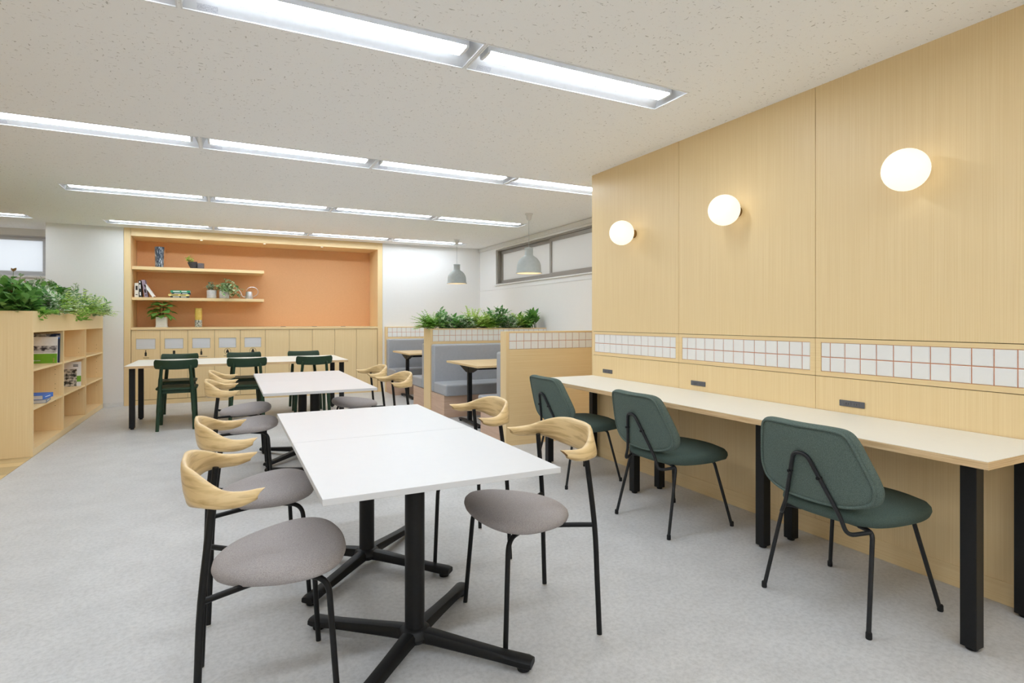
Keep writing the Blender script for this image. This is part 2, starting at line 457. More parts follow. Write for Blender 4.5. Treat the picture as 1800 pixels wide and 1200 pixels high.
# window wall beyond the booths
WY0, WY1, WZ0, WZ1 = 5.45, 8.985, 1.845, 2.452
wm = MB().box(XF, XF + .16, 4.3, 10.2, 0, WZ0).box(XF, XF + .16, 4.3, 10.2, WZ1, CEIL + .01)
wm.box(XF, XF + .16, 4.3, WY0, WZ0, WZ1).box(XF, XF + .16, WY1, 10.2, WZ0, WZ1)
struct(wm.build('wall_window', 'wall_white'))
struct(MB().box(XF - .006, XF - .0002, 4.32, YB - .001, 1.755, 1.765).build('trim_2', 'white_paint'))
struct(MB().box(XF - .02, XF - .0002, 4.32, YB - .001, 2.478, 2.54).build('trim_3', 'white_paint'))
struct(MB().box(XF - .022, XF - .0002, WY0 - .02, WY1 + .02, WZ0 - .022, WZ0 - .0005).build('trim_4', 'white_paint', bevel=.003))
w1 = struct(MB().box(XF + .02, XF + .15, WY0, WY0 + .03, WZ0, WZ1).box(XF + .02, XF + .15, WY1 - .035, WY1, WZ0, WZ1)
            .box(XF + .02, XF + .15, WY0 + .03, WY1 - .035, WZ0, WZ0 + .02).box(XF + .02, XF + .15, WY0 + .03, WY1 - .035, WZ1 - .025, WZ1)
            .build('window_1', 'aluminium', bevel=.002))
def sash(parent, x, ya, yb, za, zb, gm, axis='y', fw=.052, fm_='aluminium'):
    fm = MB()
    def bx(a0, a1, b0, b1, d0, d1):
        if axis == 'y': fm.box(x + d0, x + d1, a0, a1, b0, b1)
        else: fm.box(a0, a1, x + d0, x + d1, b0, b1)
    bx(ya, ya + fw, za, zb, 0, .04); bx(yb - fw, yb, za, zb, 0, .04)
    bx(ya + fw, yb - fw, za, za + fw, 0, .04); bx(ya + fw, yb - fw, zb - fw, zb, 0, .04)
    s = fm.build('sash', fm_, parent, bevel=.003)
    pm = MB()
    if axis == 'y': pm.box(x + .016, x + .024, ya + fw - .004, yb - fw + .004, za + fw - .004, zb - fw + .004)
    else: pm.box(ya + fw - .004, yb - fw + .004, x + .016, x + .024, za + fw - .004, zb - fw + .004)
    pm.build('pane', gm, s)
sash(w1, XF + .085, 7.215, WY1 - .036, WZ0 + .021, WZ1 - .026, 'frosted_grey')
sash(w1, XF + .035, WY0 + .031, 7.20, WZ0 + .021, WZ1 - .026, 'frosted_grey')
# back wall: left and right of the niche, then the recess with the second window
struct(MB().box(-2.20, -1.322, YB, YB + .12, 0, CEIL + .01).build('wall_back_left', 'wall_white'))
struct(MB().box(2.378, XF, YB, YB + .12, 0, CEIL + .01).build('wall_back_right', 'wall_white'))
struct(MB().box(-1.40, 2.45, 10.302, 10.40, 0, CEIL + .01).build('wall_back_niche', 'wall_white'))
struct(MB().box(-2.20, -2.10, YB + .121, 10.469, 0, CEIL + .01).build('wall_return', 'wall_white'))
struct(MB().box(-1.56, -1.324, YB - .006, YB - .0005, 0, .06).build('baseboard_back', 'white_paint', bevel=.002))
VX0, VX1, VZ0, VZ1 = -5.2, -2.345, 1.868, 2.447
wm = MB().box(-6.2, -2.10, 10.47, 10.62, -.06, VZ0).box(-6.2, -2.10, 10.47, 10.62, VZ1, CEIL + .01)
wm.box(-6.2, VX0, 10.47, 10.62, VZ0, VZ1).box(VX1, -2.10, 10.47, 10.62, VZ0, VZ1)
struct(wm.build('wall_far_left', 'wall_white'))
w2 = struct(MB().box(VX0, VX0 + .03, 10.48, 10.6, VZ0, VZ1).box(VX1 - .03, VX1, 10.48, 10.6, VZ0, VZ1)
            .box(VX0 + .03, VX1 - .03, 10.48, 10.6, VZ0, VZ0 + .02).box(VX0 + .03, VX1 - .03, 10.48, 10.6, VZ1 - .02, VZ1).build('window_2', 'aluminium_light', bevel=.002))
sash(w2, 10.50, -3.77, VX1 - .031, VZ0 + .021, VZ1 - .021, 'frosted_bright', 'x', .045, 'aluminium_light')
sash(w2, 10.545, VX0 + .031, -3.75, VZ0 + .021, VZ1 - .021, 'frosted_bright', 'x', .045, 'aluminium_light')
struct(MB().box(VX0 - .02, VX1 + .02, 10.44, 10.469, VZ0 - .03, VZ0 - .002).build('trim_5', 'white_paint', bevel=.003))
struct(MB().box(-6.3, -6.16, -4.7, 10.62, -.06, CEIL + .01).build('wall_left', 'wall_white'))
struct(MB().box(-6.3, XF + .2, -4.8, -4.5, -.06, CEIL + .01).build('wall_behind', 'wall_white'))

# ================================================================== CEILING LIGHTS
ordn = ['first', 'second', 'third', 'fourth', 'fifth']
def make_fixture():
    t = thing('ceiling_light', 'x', 'ceiling light', group='recessed linear ceiling lights')
    hw, hl, d = FW / 2, FL / 2, .062
    q = MB()
    o = [(-hl, -hw, 0), (hl, -hw, 0), (hl, hw, 0), (-hl, hw, 0)]
    i_ = [(-hl + .035, -.06, d), (hl - .035, -.06, d), (hl - .035, .06, d), (-hl + .035, .06, d)]
    q.add(o + i_, [(0, 1, 5, 4), (1, 2, 6, 5), (2, 3, 7, 6), (3, 0, 4, 7), (4, 5, 6, 7)])
    q.build('reflector', 'reflector_grey', t)
    w = .007
    fr = MB().box(-hl, hl, -hw, -hw + w, -.004, .001).box(-hl, hl, hw - w, hw, -.004, .001)
    fr.box(-hl, -hl + w, -hw + w, hw - w, -.004, .001).box(hl - w, hl, -hw + w, hw - w, -.004, .001)
    fr.build('flange', 'fixture_white', t)
    prof = [(-.048, d - .002), (-.048, .024), (-.044, .014), (-.015, .012), (.015, .012), (.044, .014), (.048, .024), (.048, d - .002)]
    bar = MB().rings([[(x, a, b) for a, b in ((-.050, d - .002), (-.050, .021), (.050, .021), (.050, d - .002))] for x in (-hl + .06, hl - .06)]).build('led_bar', 'fixture_white', t)
    MB().rings([[(x, a, b) for a, b in ((-.049, .0205), (-.0485, .013), (.0485, .013), (.049, .0205))] for x in (-hl + .06, hl - .06)]).build('diffuser', 'led_white', bar)
    cp = [(a * 1.05, b - .0015 if b < .05 else b) for a, b in prof]
    for s in (-1, 1):
        xs = sorted((s * (hl - .0605), s * (hl - .045)))
        MB().rings([[(x, a, b) for a, b in cp] for x in xs]).build('end_cap', 'fixture_white', t)
    # small rating sticker on the far slope
    def slope(x, f):
        return (x, hw + (.06 - hw) * f, d * f - .0012)
    MB().add([slope(-hl + .06, .1), slope(-hl + .14, .1), slope(-hl + .14, .36), slope(-hl + .06, .36)], [(0, 1, 2, 3)]).build('rating_sticker', 'sticker', t)
    return t
fx0 = make_fixture(); fx_used = False
rowname = {3: 'row nearest the camera', 4: 'second row from the camera', 5: 'third row from the camera', 6: 'row along the back wall'}
for r, y in enumerate(ROWS):
    for k, x in enumerate(units[r]):
        loc = (x + FL / 2, y + FW / 2, CEIL)
        if r < 3:
            lab = 'recessed linear ceiling light in the rows behind the camera'
        elif r == 4 and k == 0:
            lab = 'recessed linear ceiling light left of the picture in the second row from the camera'
        elif r == 6 and k == 0:
            lab = 'recessed linear ceiling light before the far left window, apart from its row'
        else:
            kk = k - 1 if r in (4, 6) else k
            lab = 'recessed linear ceiling light, %s from the left in the %s' % (ordn[kk], rowname[r])
        if not fx_used:
            fx0.location = loc; fx0['label'] = lab; fx_used = True
        else: clone(fx0, lab, loc)

# ================================================================== NICHE AND CABINETS
CX0, CX1 = -1.319, 2.375
NX0, NX1 = -1.238, 2.295
NB = 10.30
WT0, WT1 = 1.082, 1.118
HZ = 2.432
niche = thing('display_niche', 'tall wooden niche with orange back and two floating shelves in the white back wall', 'niche', (0, YB, 0))
def yl(y): return y - YB
MB().box(CX0, NX0, 0, yl(NB), 0, CEIL - .001).build('side_panel', 'wood_v', niche)
MB().box(NX1, CX1, 0, yl(NB), 0, CEIL - .001).build('side_panel', 'wood_v', niche)
MB().box(NX0 + .002, NX1 - .002, 0, .02, HZ, CEIL - .001).build('header', 'wood_hx', niche)
for a, b in ((NX0 + .002, .88), (.883, 1.37), (1.373, NX1 - .002)):
    MB().box(a, b, .021, yl(NB), HZ, HZ + .02).build('top_panel', 'wood_hx', niche)
MB().box(NX0 + .002, NX1 - .002, yl(NB) - .015, yl(NB), WT1 + .001, HZ - .001).build('back_panel', 'orange_panel', niche)
for z0, z1 in ((1.962, 2.007), (1.517, 1.559)):
    MB().box(NX0 + .002, .516, yl(9.78), yl(NB) - .016, z0, z1).build('shelf', 'wood_hx', niche, bevel=.002)
for x in (-.352, .522, 1.391):
    dl = MB().lathe([(.026, -.003), (.026, .0), (.018, .0), (.018, -.003)], 16, (x, .065, HZ), cap0=False, cap1=False).build('downlight', 'fixture_white', niche, smooth=True)
    MB().lathe([(.0175, -.0015), (.012, -.002), (.003, -.002)], 12, (x, .065, HZ)).build('lens', 'spot_glow', dl, smooth=True)
wt = thing('cabinet_worktop', 'long light wood worktop over the row of cabinets in the niche', 'worktop', (0, YB, 0))
MB().box(NX0 + .003, NX1 - .003, .001, yl(NB) - .017, WT0, WT1).build('board', 'wood_hx', wt, bevel=.002)
for x in (.80, 1.28, 1.74):
    MB().lathe([(.04, 0), (.04, .004), (.034, .006)], 20, (x, .12, WT1 - .0005)).build('grommet', 'outlet_grey', wt, smooth=True)
struct(MB().box(NX0 + .003, NX1 - .003, YB + .012, YB + .05, 0, .066).build('trim_6', 'wood_hx'))
doorx = [-1.2335 + .35245 * i for i in range(11)]
clab = ['leftmost recycling cabinet with steel flap and bottle sign', 'second recycling cabinet with steel flap and can sign',
        'middle recycling cabinet with steel flap and bottle sign', 'fourth recycling cabinet with steel flap and round flame-like sign',
        'fifth recycling cabinet with steel flap and round sign, beside plain doors',
        'plain wooden cabinet beside the recycling cabinets', 'second plain wooden cabinet from the recycling flaps', 'middle one of the five plain wooden cabinets',
        'fourth plain wooden cabinet, second from the right end', 'plain wooden cabinet at the right end of the row']
def flat(name, polys, y, z0, x0, parent, matn='print_black'):
    q = MB()
    for poly in polys:
        n_ = len(poly)
        vsx = [(x0 + a, y, z0 + b) for a, b in poly] + [(x0 + a, y - .0008, z0 + b) for a, b in poly]
        fs = [tuple(range(n_, 2 * n_))] + [(i, (i + 1) % n_, n_ + (i + 1) % n_, n_ + i) for i in range(n_)]
        q.add(vsx, fs)
    return q.build(name, matn, parent)
def caption(w):
    out = []; x = -w / 2
    rnd = random.Random(int(w * 1000))
    while x < w / 2:
        d = rnd.uniform(.006, .010); out.append([(x, 0), (x + d, 0), (x + d, .009), (x, .009)]); x += d + .004
    return out
bottle = [(-.013, -.045), (.013, -.045), (.013, .0), (.005, .016), (.005, .042), (-.005, .042), (-.005, .016), (-.013, 0)]
can = [(-.014, -.026), (.014, -.026), (.016, -.02), (.016, .02), (.012, .027), (-.012, .027), (-.016, .02), (-.016, -.02)]
flame = [(-.024, -.022), (.024, -.022), (.018, .0), (.008, .024), (.0, .034), (-.008, .024), (-.018, .0)]
def ring2(r0, r1, n=20):
    return [[(r0 * math.cos(a), r0 * math.sin(a)), (r1 * math.cos(a), r1 * math.sin(a)), (r1 * math.cos(b_), r1 * math.sin(b_)), (r0 * math.cos(b_), r0 * math.sin(b_))]
            for a, b_ in [(2 * PI * i / n, 2 * PI * (i + 1) / n) for i in range(n)]]
for i in range(10):
    x0, x1 = doorx[i] + .002, doorx[i + 1] - .002
    cxm = (x0 + x1) / 2
    t = thing('recycling_cabinet' if i < 5 else 'storage_cabinet', clab[i], 'cabinet', (cxm, YB, .067), group='cabinets under the niche')
    MB().box(x0 - cxm, x1 - cxm, .032, yl(NB) - .02, .0, WT0 - .016 - .067).build('body', 'wood_dark', t)
    zt = WT0 - .005 - .067
    if i < 5:
        fx0_, fx1_, fz0, fz1 = -.119, .119, .737, .888
        dm = MB().box(x0 - cxm, x1 - cxm, .012, .031, .006, fz0).box(x0 - cxm, x1 - cxm, .012, .031, fz1, zt)
        dm.box(x0 - cxm, fx0_, .012, .031, fz0, fz1).box(fx1_, x1 - cxm, .012, .031, fz0, fz1)
        door = dm.build('door', 'wood_v', t)
        MB().box(fx0_ + .002, fx1_ - .002, .018, .0315, fz0 + .002, fz1 - .002).build('flap', 'brushed_steel', door, bevel=.002)
        y = .0118; zi = .727 - .067 + .022
        if i in (0, 2): ic = flat('sign', [bottle], y, zi, 0, door)
        elif i == 1: ic = flat('sign', [can], y, zi, 0, door)
        else: ic = flat('sign', [flame] + ring2(.043, .047), y, zi, 0, door)
        flat('caption', caption(.06 if i == 0 else .16 if i == 2 else .10), y, zi - .075, 0, door)
    else:
        MB().box(x0 - cxm, x1 - cxm, .012, .031, .006, zt).build('door', 'wood_v', t, bevel=.001)

# ================================================================== OBJECTS IN THE NICHE
S1, S2 = 2.0072, 1.5592
t = thing('vase', 'tall dark blue vase with pale wavy pattern on the top shelf', 'vase', (-.905, 9.88, S1))
MB().lathe([(.05, 0), (.056, .03), (.058, .15), (.062, .28), (.064, .302), (.06, .304), (.057, .29), (.05, .02)], 28, cap1=True).build('body', 'blue_vase', t, smooth=True)
t = thing('flower_pot', 'small black slanted pot with a yellow-green plant on the top shelf', 'potted plant', (-.47, 9.88, S1))
q = MB()
q.rings([[(math.cos(a) * r * 1.15 + sx, math.sin(a) * r, z + tl * math.cos(a)) for a in [2 * PI * j / 20 for j in range(20)]]
         for r, z, sx, tl in ((.036, 0, .01, 0), (.046, .04, .0, 0), (.058, .098, -.008, .006), (.054, .098, -.008, .006), (.040, .075, 0, 0))])
q.build('pot', 'dark_pot', t, smooth=True)

def leaf(mb, base, direc, L_, W_, droop=.35, roll=0.0, seg=4, fold=.18):
    d = Vector(direc).normalized()
    up = Vector((0, 0, 1))
    side = d.cross(up)
    if side.length < .05: side = Vector((1, 0, 0)).cross(d)
    side.normalize()
    side = Matrix.Rotation(roll, 3, d) @ side
    nrm = side.cross(d).normalized()
    prof = [0.0, .72, 1.0, .66, 0.0] if seg == 4 else [0.0, 1.0, .75, 0.0]
    n_ = len(prof) - 1
    mids, ls, rs_ = [], [], []
    p = Vector(base); dd = d.copy()
    for i in range(n_ + 1):
        mids.append(p.copy()); w = prof[i] * W_ * .5
        ls.append(p + side * w + nrm * w * fold); rs_.append(p - side * w + nrm * w * fold)
        dd = (dd - Vector((0, 0, 1)) * droop / n_).normalized()
        p = p + dd * (L_ / n_)
    vs_, fs_ = [mids[0]], []
    for i in range(1, n_):
        vs_ += [ls[i], mids[i], rs_[i]]
    vs_.append(mids[n_]); last = len(vs_) - 1
    fs_ += [(0, 2, 1), (0, 3, 2)]
    for i in range(1, n_ - 1):
        a, b = 1 + (i - 1) * 3, 1 + i * 3
        fs_ += [(a, a + 1, b + 1, b), (a + 1, a + 2, b + 2, b + 1)]
    a = 1 + (n_ - 2) * 3
    fs_ += [(a, a + 1, last), (a + 1, a + 2, last)]
    mb.add(vs_, fs_)
def rdir(rnd, tmin, tmax, bias=None):
    a = rnd.uniform(0, 2 * PI); e = math.radians(rnd.uniform(tmin, tmax))
    d = Vector((math.cos(a) * math.cos(e), math.sin(a) * math.cos(e), math.sin(e)))
    return d + (Vector(bias) if bias else Vector((0, 0, 0)))

rnd = random.Random(3)
q = MB(); st = MB()
for i in range(14):
    d = rdir(rnd, 15, 75, (-.45, 0, .15)); tip = Vector((-.015, 0, .085)) + d * rnd.uniform(.03, .09)
    st.tube([(-.01, 0, .07), tip], .002, 5)
    for k in range(3): leaf(q, tip, rdir(rnd, -10, 60), rnd.uniform(.04, .06), .03, seg=3)
st.build('stems', 'stem_green', t); q.build('foliage', 'leaf_lime', t, smooth='all')
t = thing('planter_pot', 'small grey round pot beside the black slanted pot on the top shelf', 'pot', (-.37, 9.885, S1))
MB().lathe([(.046, 0), (.050, .01), (.051, .084), (.046, .086), (.043, .02)], 24).build('body', 'grey_pot', t, smooth=True)

# leaning books on the middle shelf
def book(name, label, w, h, th, cov, loc, rot=(0, 0, 0), group=None, spine_marks=None, pages='paper'):
    """upright book: thickness along x, height z, depth y (spine at y=0 side)"""
    t = thing(name, label, 'book', loc, group=group); t.rotation_euler = rot
    c = .0025
    MB().box(0, c, 0, w, 0, h).box(th - c, th, 0, w, 0, h).box(c, th - c, 0, c, 0, h).build('cover', cov, t)
    MB().box(c, th - c, c, w - .004, .003, h - .003).build('pages', pages, t)
    if spine_marks:
        q_ = MB()
        for a, b in spine_marks: q_.box(th * .25, th * .75, -.0007, 0, h * a, h * b)
        q_.build('spine_print', 'print_black' if cov != 'cover_black' else 'cover_white', t)
    return t
g = 'books leaning on the middle shelf'
book('book', 'cream book standing at the left end of the middle shelf', .16, .205, .05, 'cover_cream', (-1.206, 9.80, S2), group=g, spine_marks=[(.15, .2), (.5, .8)])
book('book', 'black and white spined tall book on the middle shelf', .17, .245, .032, 'cover_black', (-1.150, 9.80, S2), (0, -.04, 0), group=g, spine_marks=[(.1, .3), (.5, .75), (.85, .95)])
book('book', 'mauve tall book leaning left on the middle shelf', .17, .25, .042, 'cover_mauve', (-1.083, 9.80, S2 + .0005), (0, -.16, 0), group=g, spine_marks=[(.1, .14), (.25, .45)])
book('book', 'white book leaning steeply against the mauve one on the middle shelf', .16, .205, .032, 'cover_white', (-.985, 9.80, S2 + .0005), (0, -.56, 0), group=g)
# stack of four books
z = S2 + .0003
for k, (cov, w, d_, th, dx, rz, lab) in enumerate((('cover_black', .25, .18, .026, -.02, .02, 'black book at the bottom of the stack on the middle shelf'),
                                                ('cover_yellow', .27, .18, .028, -.03, -.03, 'yellow book second from the bottom of the shelf stack'),
                                                ('cover_navy', .25, .17, .022, -.004, .03, 'dark navy book second from the top of the shelf stack'),
                                                ('cover_teal', .255, .17, .034, -.012, -.02, 'green book on top of the stack on the middle shelf'))):
    t = thing('book', lab, 'book', (-.62 + dx, 9.90, z), rz, group='stacked books on the middle shelf')
    c = .0025
    MB().box(-w / 2, w / 2, -d_ / 2, d_ / 2, 0, c).box(-w / 2, w / 2, -d_ / 2, d_ / 2, th - c, th).box(-w / 2, w / 2, -d_ / 2, -d_ / 2 + c, c, th - c).build('cover', cov, t)
    MB().box(-w / 2 + .004, w / 2 - .004, -d_ / 2 + c, d_ / 2 - .004, c, th - c).build('pages', 'paper', t)
    q = MB()
    for a, b in ((-.36, -.02), (.06, .34)): q.box(a * w, b * w, -d_ / 2 - .0007, -d_ / 2, th * .35, th * .68)
    q.build('spine_print', 'print_black' if cov == 'cover_yellow' else 'cover_white', t)
    z += th + .0004

# two potted plants and watering can on the middle shelf
t = thing('potted_plant', 'silvery plant in pale grey cylinder pot on the middle shelf', 'potted plant', (-.22, 9.90, S2))
MB().lathe([(.058, 0), (.066, .008), (.068, .125), (.062, .127), (.058, .1)], 24).build('pot', 'concrete_pot', t, smooth=True)
q = MB(); st = MB(); rnd = random.Random(5)
for i in range(20):
    d = rdir(rnd, 25, 85); tip = Vector((0, 0, .11)) + d * rnd.uniform(.05, .14)
    st.tube([(0, 0, .1), tip], .002, 5)
    for k in range(3): leaf(q, tip - d * k * .02, rdir(rnd, -5, 60), rnd.uniform(.045, .07), .04, seg=3)
st.build('stems', 'stem_green', t); q.build('foliage', 'leaf_pale', t, smooth='all')
t = thing('potted_plant', 'trailing variegated ivy in grey pot hanging over the middle shelf', 'potted plant', (-.045, 9.88, S2))
MB().lathe([(.06, 0), (.07, .008), (.072, .12), (.066, .122), (.06, .1)], 24).build('pot', 'concrete_pot', t, smooth=True)
q = MB(); st = MB(); rnd = random.Random(9)
for i in range(30):
    d = rdir(rnd, 5, 75, (.1, -.35, 0)); p0 = Vector((0, 0, .11)); p1 = p0 + d * rnd.uniform(.07, .19)
    trail = rnd.random() < .45
    pts = [p0, p1]
    if trail: pts += [p1 + Vector((d.x * .05, d.y * .05 - .03, -.05)), p1 + Vector((d.x * .06, d.y * .06 - .035, -.13 if p1.y < -.06 else -.06))]
    pts = [Vector((p.x, p.y, max(p.z, -.03) if p.y < -.11 else max(p.z, .02))) for p in pts]
    st.tube(pts, .0022, 5)
    for p in pts[1:]:
        for k in range(2): leaf(q, p, rdir(rnd, -35, 40, (0, -.3, 0)), rnd.uniform(.065, .10), rnd.uniform(.05, .068), seg=4, droop=.6)
st.build('stems', 'stem_green', t); q.build('foliage', 'leaf_ivy', t, smooth='all')
t = thing('watering_can', 'small tin watering can with thin spout and loop handle on the middle shelf', 'watering can', (.305, 9.88, S2))
MB().lathe([(.056, 0), (.058, .004), (.05, .08), (.044, .115), (.041, .115), (.046, .06), (.05, .01)], 28).build('body', 'tin', t, smooth=True)
MB().tube(fillet([(-.045, 0, .03), (-.10, 0, .035), (-.125, 0, .12), (-.175, 0, .145)], .05), [.008] * 1 + [.0065] * 12 + [.005], 10).build('spout', 'tin', t, smooth=True)
hp = [(math.cos(a) * .085 + .045, 0, math.sin(a) * .075 + .115) for a in [math.radians(165 - i * 17) for i in range(14)]]
MB().tube(catmull(hp + [(.05, 0, .03)], 3), .004, 8).build('handle', 'tin', t, smooth=True)

# rubber plant and glass vase on the worktop
t = thing('potted_plant', 'glossy broad-leaved plant in a square white pot on the niche worktop', 'potted plant', (-.878, 9.90, WT1 + .0003))
q = MB(); o_ = rrect(-.072, .072, -.072, .072, .012, 3)
q.rings([[(x * s, y * s, z_) for x, y in o_] for s, z_ in ((1.05, 0), (1.05, .018), (1.0, .02), (1.0, .152), (.94, .152), (.92, .13))]).build('pot', 'ceramic_white', t)
MB().box(-.062, .062, -.062, .062, .12, .132).build('soil', 'soil', t)
st = MB(); rnd = random.Random(12)
lm = MB(); leaf(lm, (0, 0, 0), (1, 0, .15), .165, .128, 1.0, .25, 4, .12)
lf0 = None
for i in range(28):
    a = i * 2.4; h = .165 + .0075 * i
    top = Vector((math.cos(a) * .03, math.sin(a) * .03, h))
    if i % 4 == 0: st.tube(fillet([(math.cos(a) * .01, math.sin(a) * .01, .125), (math.cos(a) * .02, math.sin(a) * .02, h * .6), tuple(top)], .05), .004, 6)
    base = Vector((math.cos(a) * .05, math.sin(a) * .05, h))
    st.tube([tuple(top * .6 + Vector((0, 0, h * .36))), tuple(base)], .0025, 5)
    sc_ = rnd.uniform(.75, 1.1)
    if lf0 is None:
        lf0 = lm.build('leaf', 'leaf_dark', t, smooth='all', loc=base, rz=a)
    else:
        lf = share(lf0, t, base, (rnd.uniform(-.3, .3), -i * .022 + rnd.uniform(-.1, .45), a), (sc_, sc_, sc_))
st.build('stems', 'stem_brown', t)
t = thing('vase', 'amber glass vase with a speckled base on the niche worktop', 'vase', (-.398, 9.90, WT1 + .0003))
MB().lathe([(.046, 0), (.05, .006), (.05, .105), (.046, .108), (.046, .1)], 28).build('base', 'speckle_glass', t, smooth=True)
MB().lathe([(.049, .1075), (.049, .29), (.044, .29), (.044, .115)], 28, cap0=False, cap1=False).build('body', 'amber_glass', t, smooth=True)

# ================================================================== FAR HIGH-BACK BENCH TABLE AND GREEN CHAIRS
bt = thing('long_table', 'long cream-topped plywood table with black legs before the recycling cabinets', 'table', (.185, 7.94, 0))
bw, bd = 1.19, .565
MB().box(-bw, bw, -bd, bd, .692, .7186).build('tabletop', 'ply_edge', bt, bevel=.0015)
MB().box(-bw + .001, bw - .001, -bd + .001, bd - .001, .7187, .7205).build('laminate', 'laminate_cream', bt)
for sx in (-1, 1):
    for sy in (-1, 1):
        lg = MB().box(sx * 1.14 - .0275, sx * 1.14 + .0275, sy * .365 - .0275, sy * .365 + .0275, .014, .684).build('leg', 'black_metal', bt, bevel=.003)
        MB().box(sx * 1.14 - .05, sx * 1.14 + .05, sy * .365 - .05, sy * .365 + .05, .6845, .6915).build('mounting_plate', 'black_metal', lg)
        MB().lathe([(.018, 0), (.02, .004), (.012, .0145)], 14, (sx * 1.14, sy * .365, 0)).build('glide', 'rubber', lg, smooth=True)

def make_green_chair():
    t = thing('dining_chair', 'x', 'chair', group='dark green plastic chairs at the long table')
    # backrest: bowed board, ends swept up and forward
    sec = []
    for i in range(41):
        s = math.sin(PI / 2 * (-1 + 2 * i / 40))
        x = .213 * s; yb = -.028 + .060 * s * s; zc = .728 + .010 * s * s
        hh = .052 * min(1.0, math.sqrt(max(0, 1 - max(0, (abs(s) - .90) / .10) ** 2)) * .72 + .28)
        th = .011 if abs(s) < .9 else .009
        sec.append([(x, yb + th * math.cos(a) - .012 * math.sin(a), zc + hh * math.copysign(abs(math.sin(a)) ** .55, math.sin(a))) for a in [2 * PI * j / 14 for j in range(14)]])
    MB().rings(sec).build('backrest', 'green_plastic', t, smooth='all')
    # seat
    o_ = rrect(-.205, .205, .025, .445, .085, 6)
    def sz(x, y): return -.010 * (1 - (x / .2) ** 2) * (1 - ((y - .23) / .22) ** 2)
    rs = [[(x * s, .235 + (y - .235) * s, z_ + sz(x * s, .235 + (y - .235) * s)) for x, y in o_] for s, z_ in ((.6, .444), (.97, .444), (1.0, .452), (1.0, .460), (.97, .467), (.6, .467), (.2, .467))]
    MB().rings(rs).build('seat', 'green_plastic', t, smooth='all')
    ap = MB()
    for s in (-1, 1): ap.box(s * .150 - .012, s * .150 + .012, .06, .41, .405, .4425)
    ap.box(-.138, .138, .055, .08, .405, .4425).box(-.138, .138, .385, .41, .405, .4425)
    ap.build('seat_frame', 'green_plastic', t, bevel=.004)
    for s in (-1, 1):
        MB().tube(catmull([(s * .178, .0, 0), (s * .170, .022, .22), (s * .158, .035, .43), (s * .146, .012, .60), (s * .136, -.004, .722)], 5),
                  [(.024, .018)] * 5 + [(.028, .021)] * 10 + [(.025, .017)] * 5 + [(.018, .012)], 12).build('leg', 'green_plastic', t, smooth=True)
        MB().tube([(s * .180, .44, 0), (s * .172, .428, .2), (s * .160, .405, .442)], [(.020, .017), (.024, .02), (.027, .022)], 12).build('leg', 'green_plastic', t, smooth=True)
    return t
gc = make_green_chair()
glab = ['dark green chair with its back to the camera, nearest the left table legs', 'middle dark green chair with its back to the camera at the long table',
        'dark green chair with its back to the camera, rightmost at the long table']
glab2 = ['dark green chair across the long table, before the can sign', 'dark green chair across the long table, before the round signs',
         'dark green chair across the long table, nearest the plain doors']
for i, x in enumerate((-.512, .205, .955)):
    if i == 0:
        gc.location = (x, 7.292, 0); gc['label'] = glab[0]
    else: clone(gc, glab[i], (x, 7.292, 0))
for i, x in enumerate((-.556, .203, .972)):
    clone(gc, glab2[i], (x, 8.60, 0), PI)

# ================================================================== WHITE TABLES
def make_table():
    t = thing('cafe_table', 'x', 'table', group='white square tables')
    MB().box(-.388, .388, -.4055, .4055, .702, .7215).build('tabletop', 'laminate_white', t, bevel=.0015)
    MB().lathe([(.040, .062), (.0365, .085), (.0365, .690)], 28).build('column', 'black_metal', t, smooth=True)
    MB().box(-.19, .19, -.19, .19, .6905, .7015).build('top_plate', 'black_metal', t, bevel=.003)
    hub = MB().lathe([(.030, .026), (.052, .036), (.062, .055), (.056, .074), (.043, .084)], 24).build('hub', 'black_metal', t, smooth=True)
    arm = MB()
    rs = []
    for r, w, zt, zb in ((.035, .031, .080, .036), (.09, .0285, .0765, .034), (.20, .026, .066, .028), (.33, .0265, .054, .022), (.385, .029, .050, .019), (.44, .031, .047, .016), (.458, .027, .043, .018)):
        h = zt - zb
        rs.append([(r, -w, zb + h * .15), (r, -w * .95, zt - h * .3), (r, -w * .72, zt - h * .08), (r, -w * .3, zt), (r, w * .3, zt), (r, w * .72, zt - h * .08), (r, w * .95, zt - h * .3), (r, w, zb + h * .15), (r, w * .8, zb), (r, -w * .8, zb)])
    arm.rings(rs)
    a0 = arm.build('foot_arm', 'black_metal', t, smooth=35, rz=PI / 4)
    pd = MB().lathe([(.014, 0), (.022, .002), (.024, .012), (.028, .02)], 18, (.425, 0, 0)).build('glide', 'rubber', a0, smooth=True)
    for k in (1, 2, 3):
        a = share(a0, t, (0, 0, 0), (0, 0, PI / 4 + k * PI / 2)); share(pd, a)
    return t
tb = make_table()
tb.location = (.624, 2.050, 0); tb['label'] = 'white square table nearest the camera, near half of the front pair'
clone(tb, 'white square table, far half of the front pair by the horn-back chairs', (.624, 2.8635, 0))
clone(tb, 'white square table, near half of the pair further back', (.605, 4.602, 0))
clone(tb, 'white square table, far half of the back pair by the green chairs', (.605, 5.4155, 0))

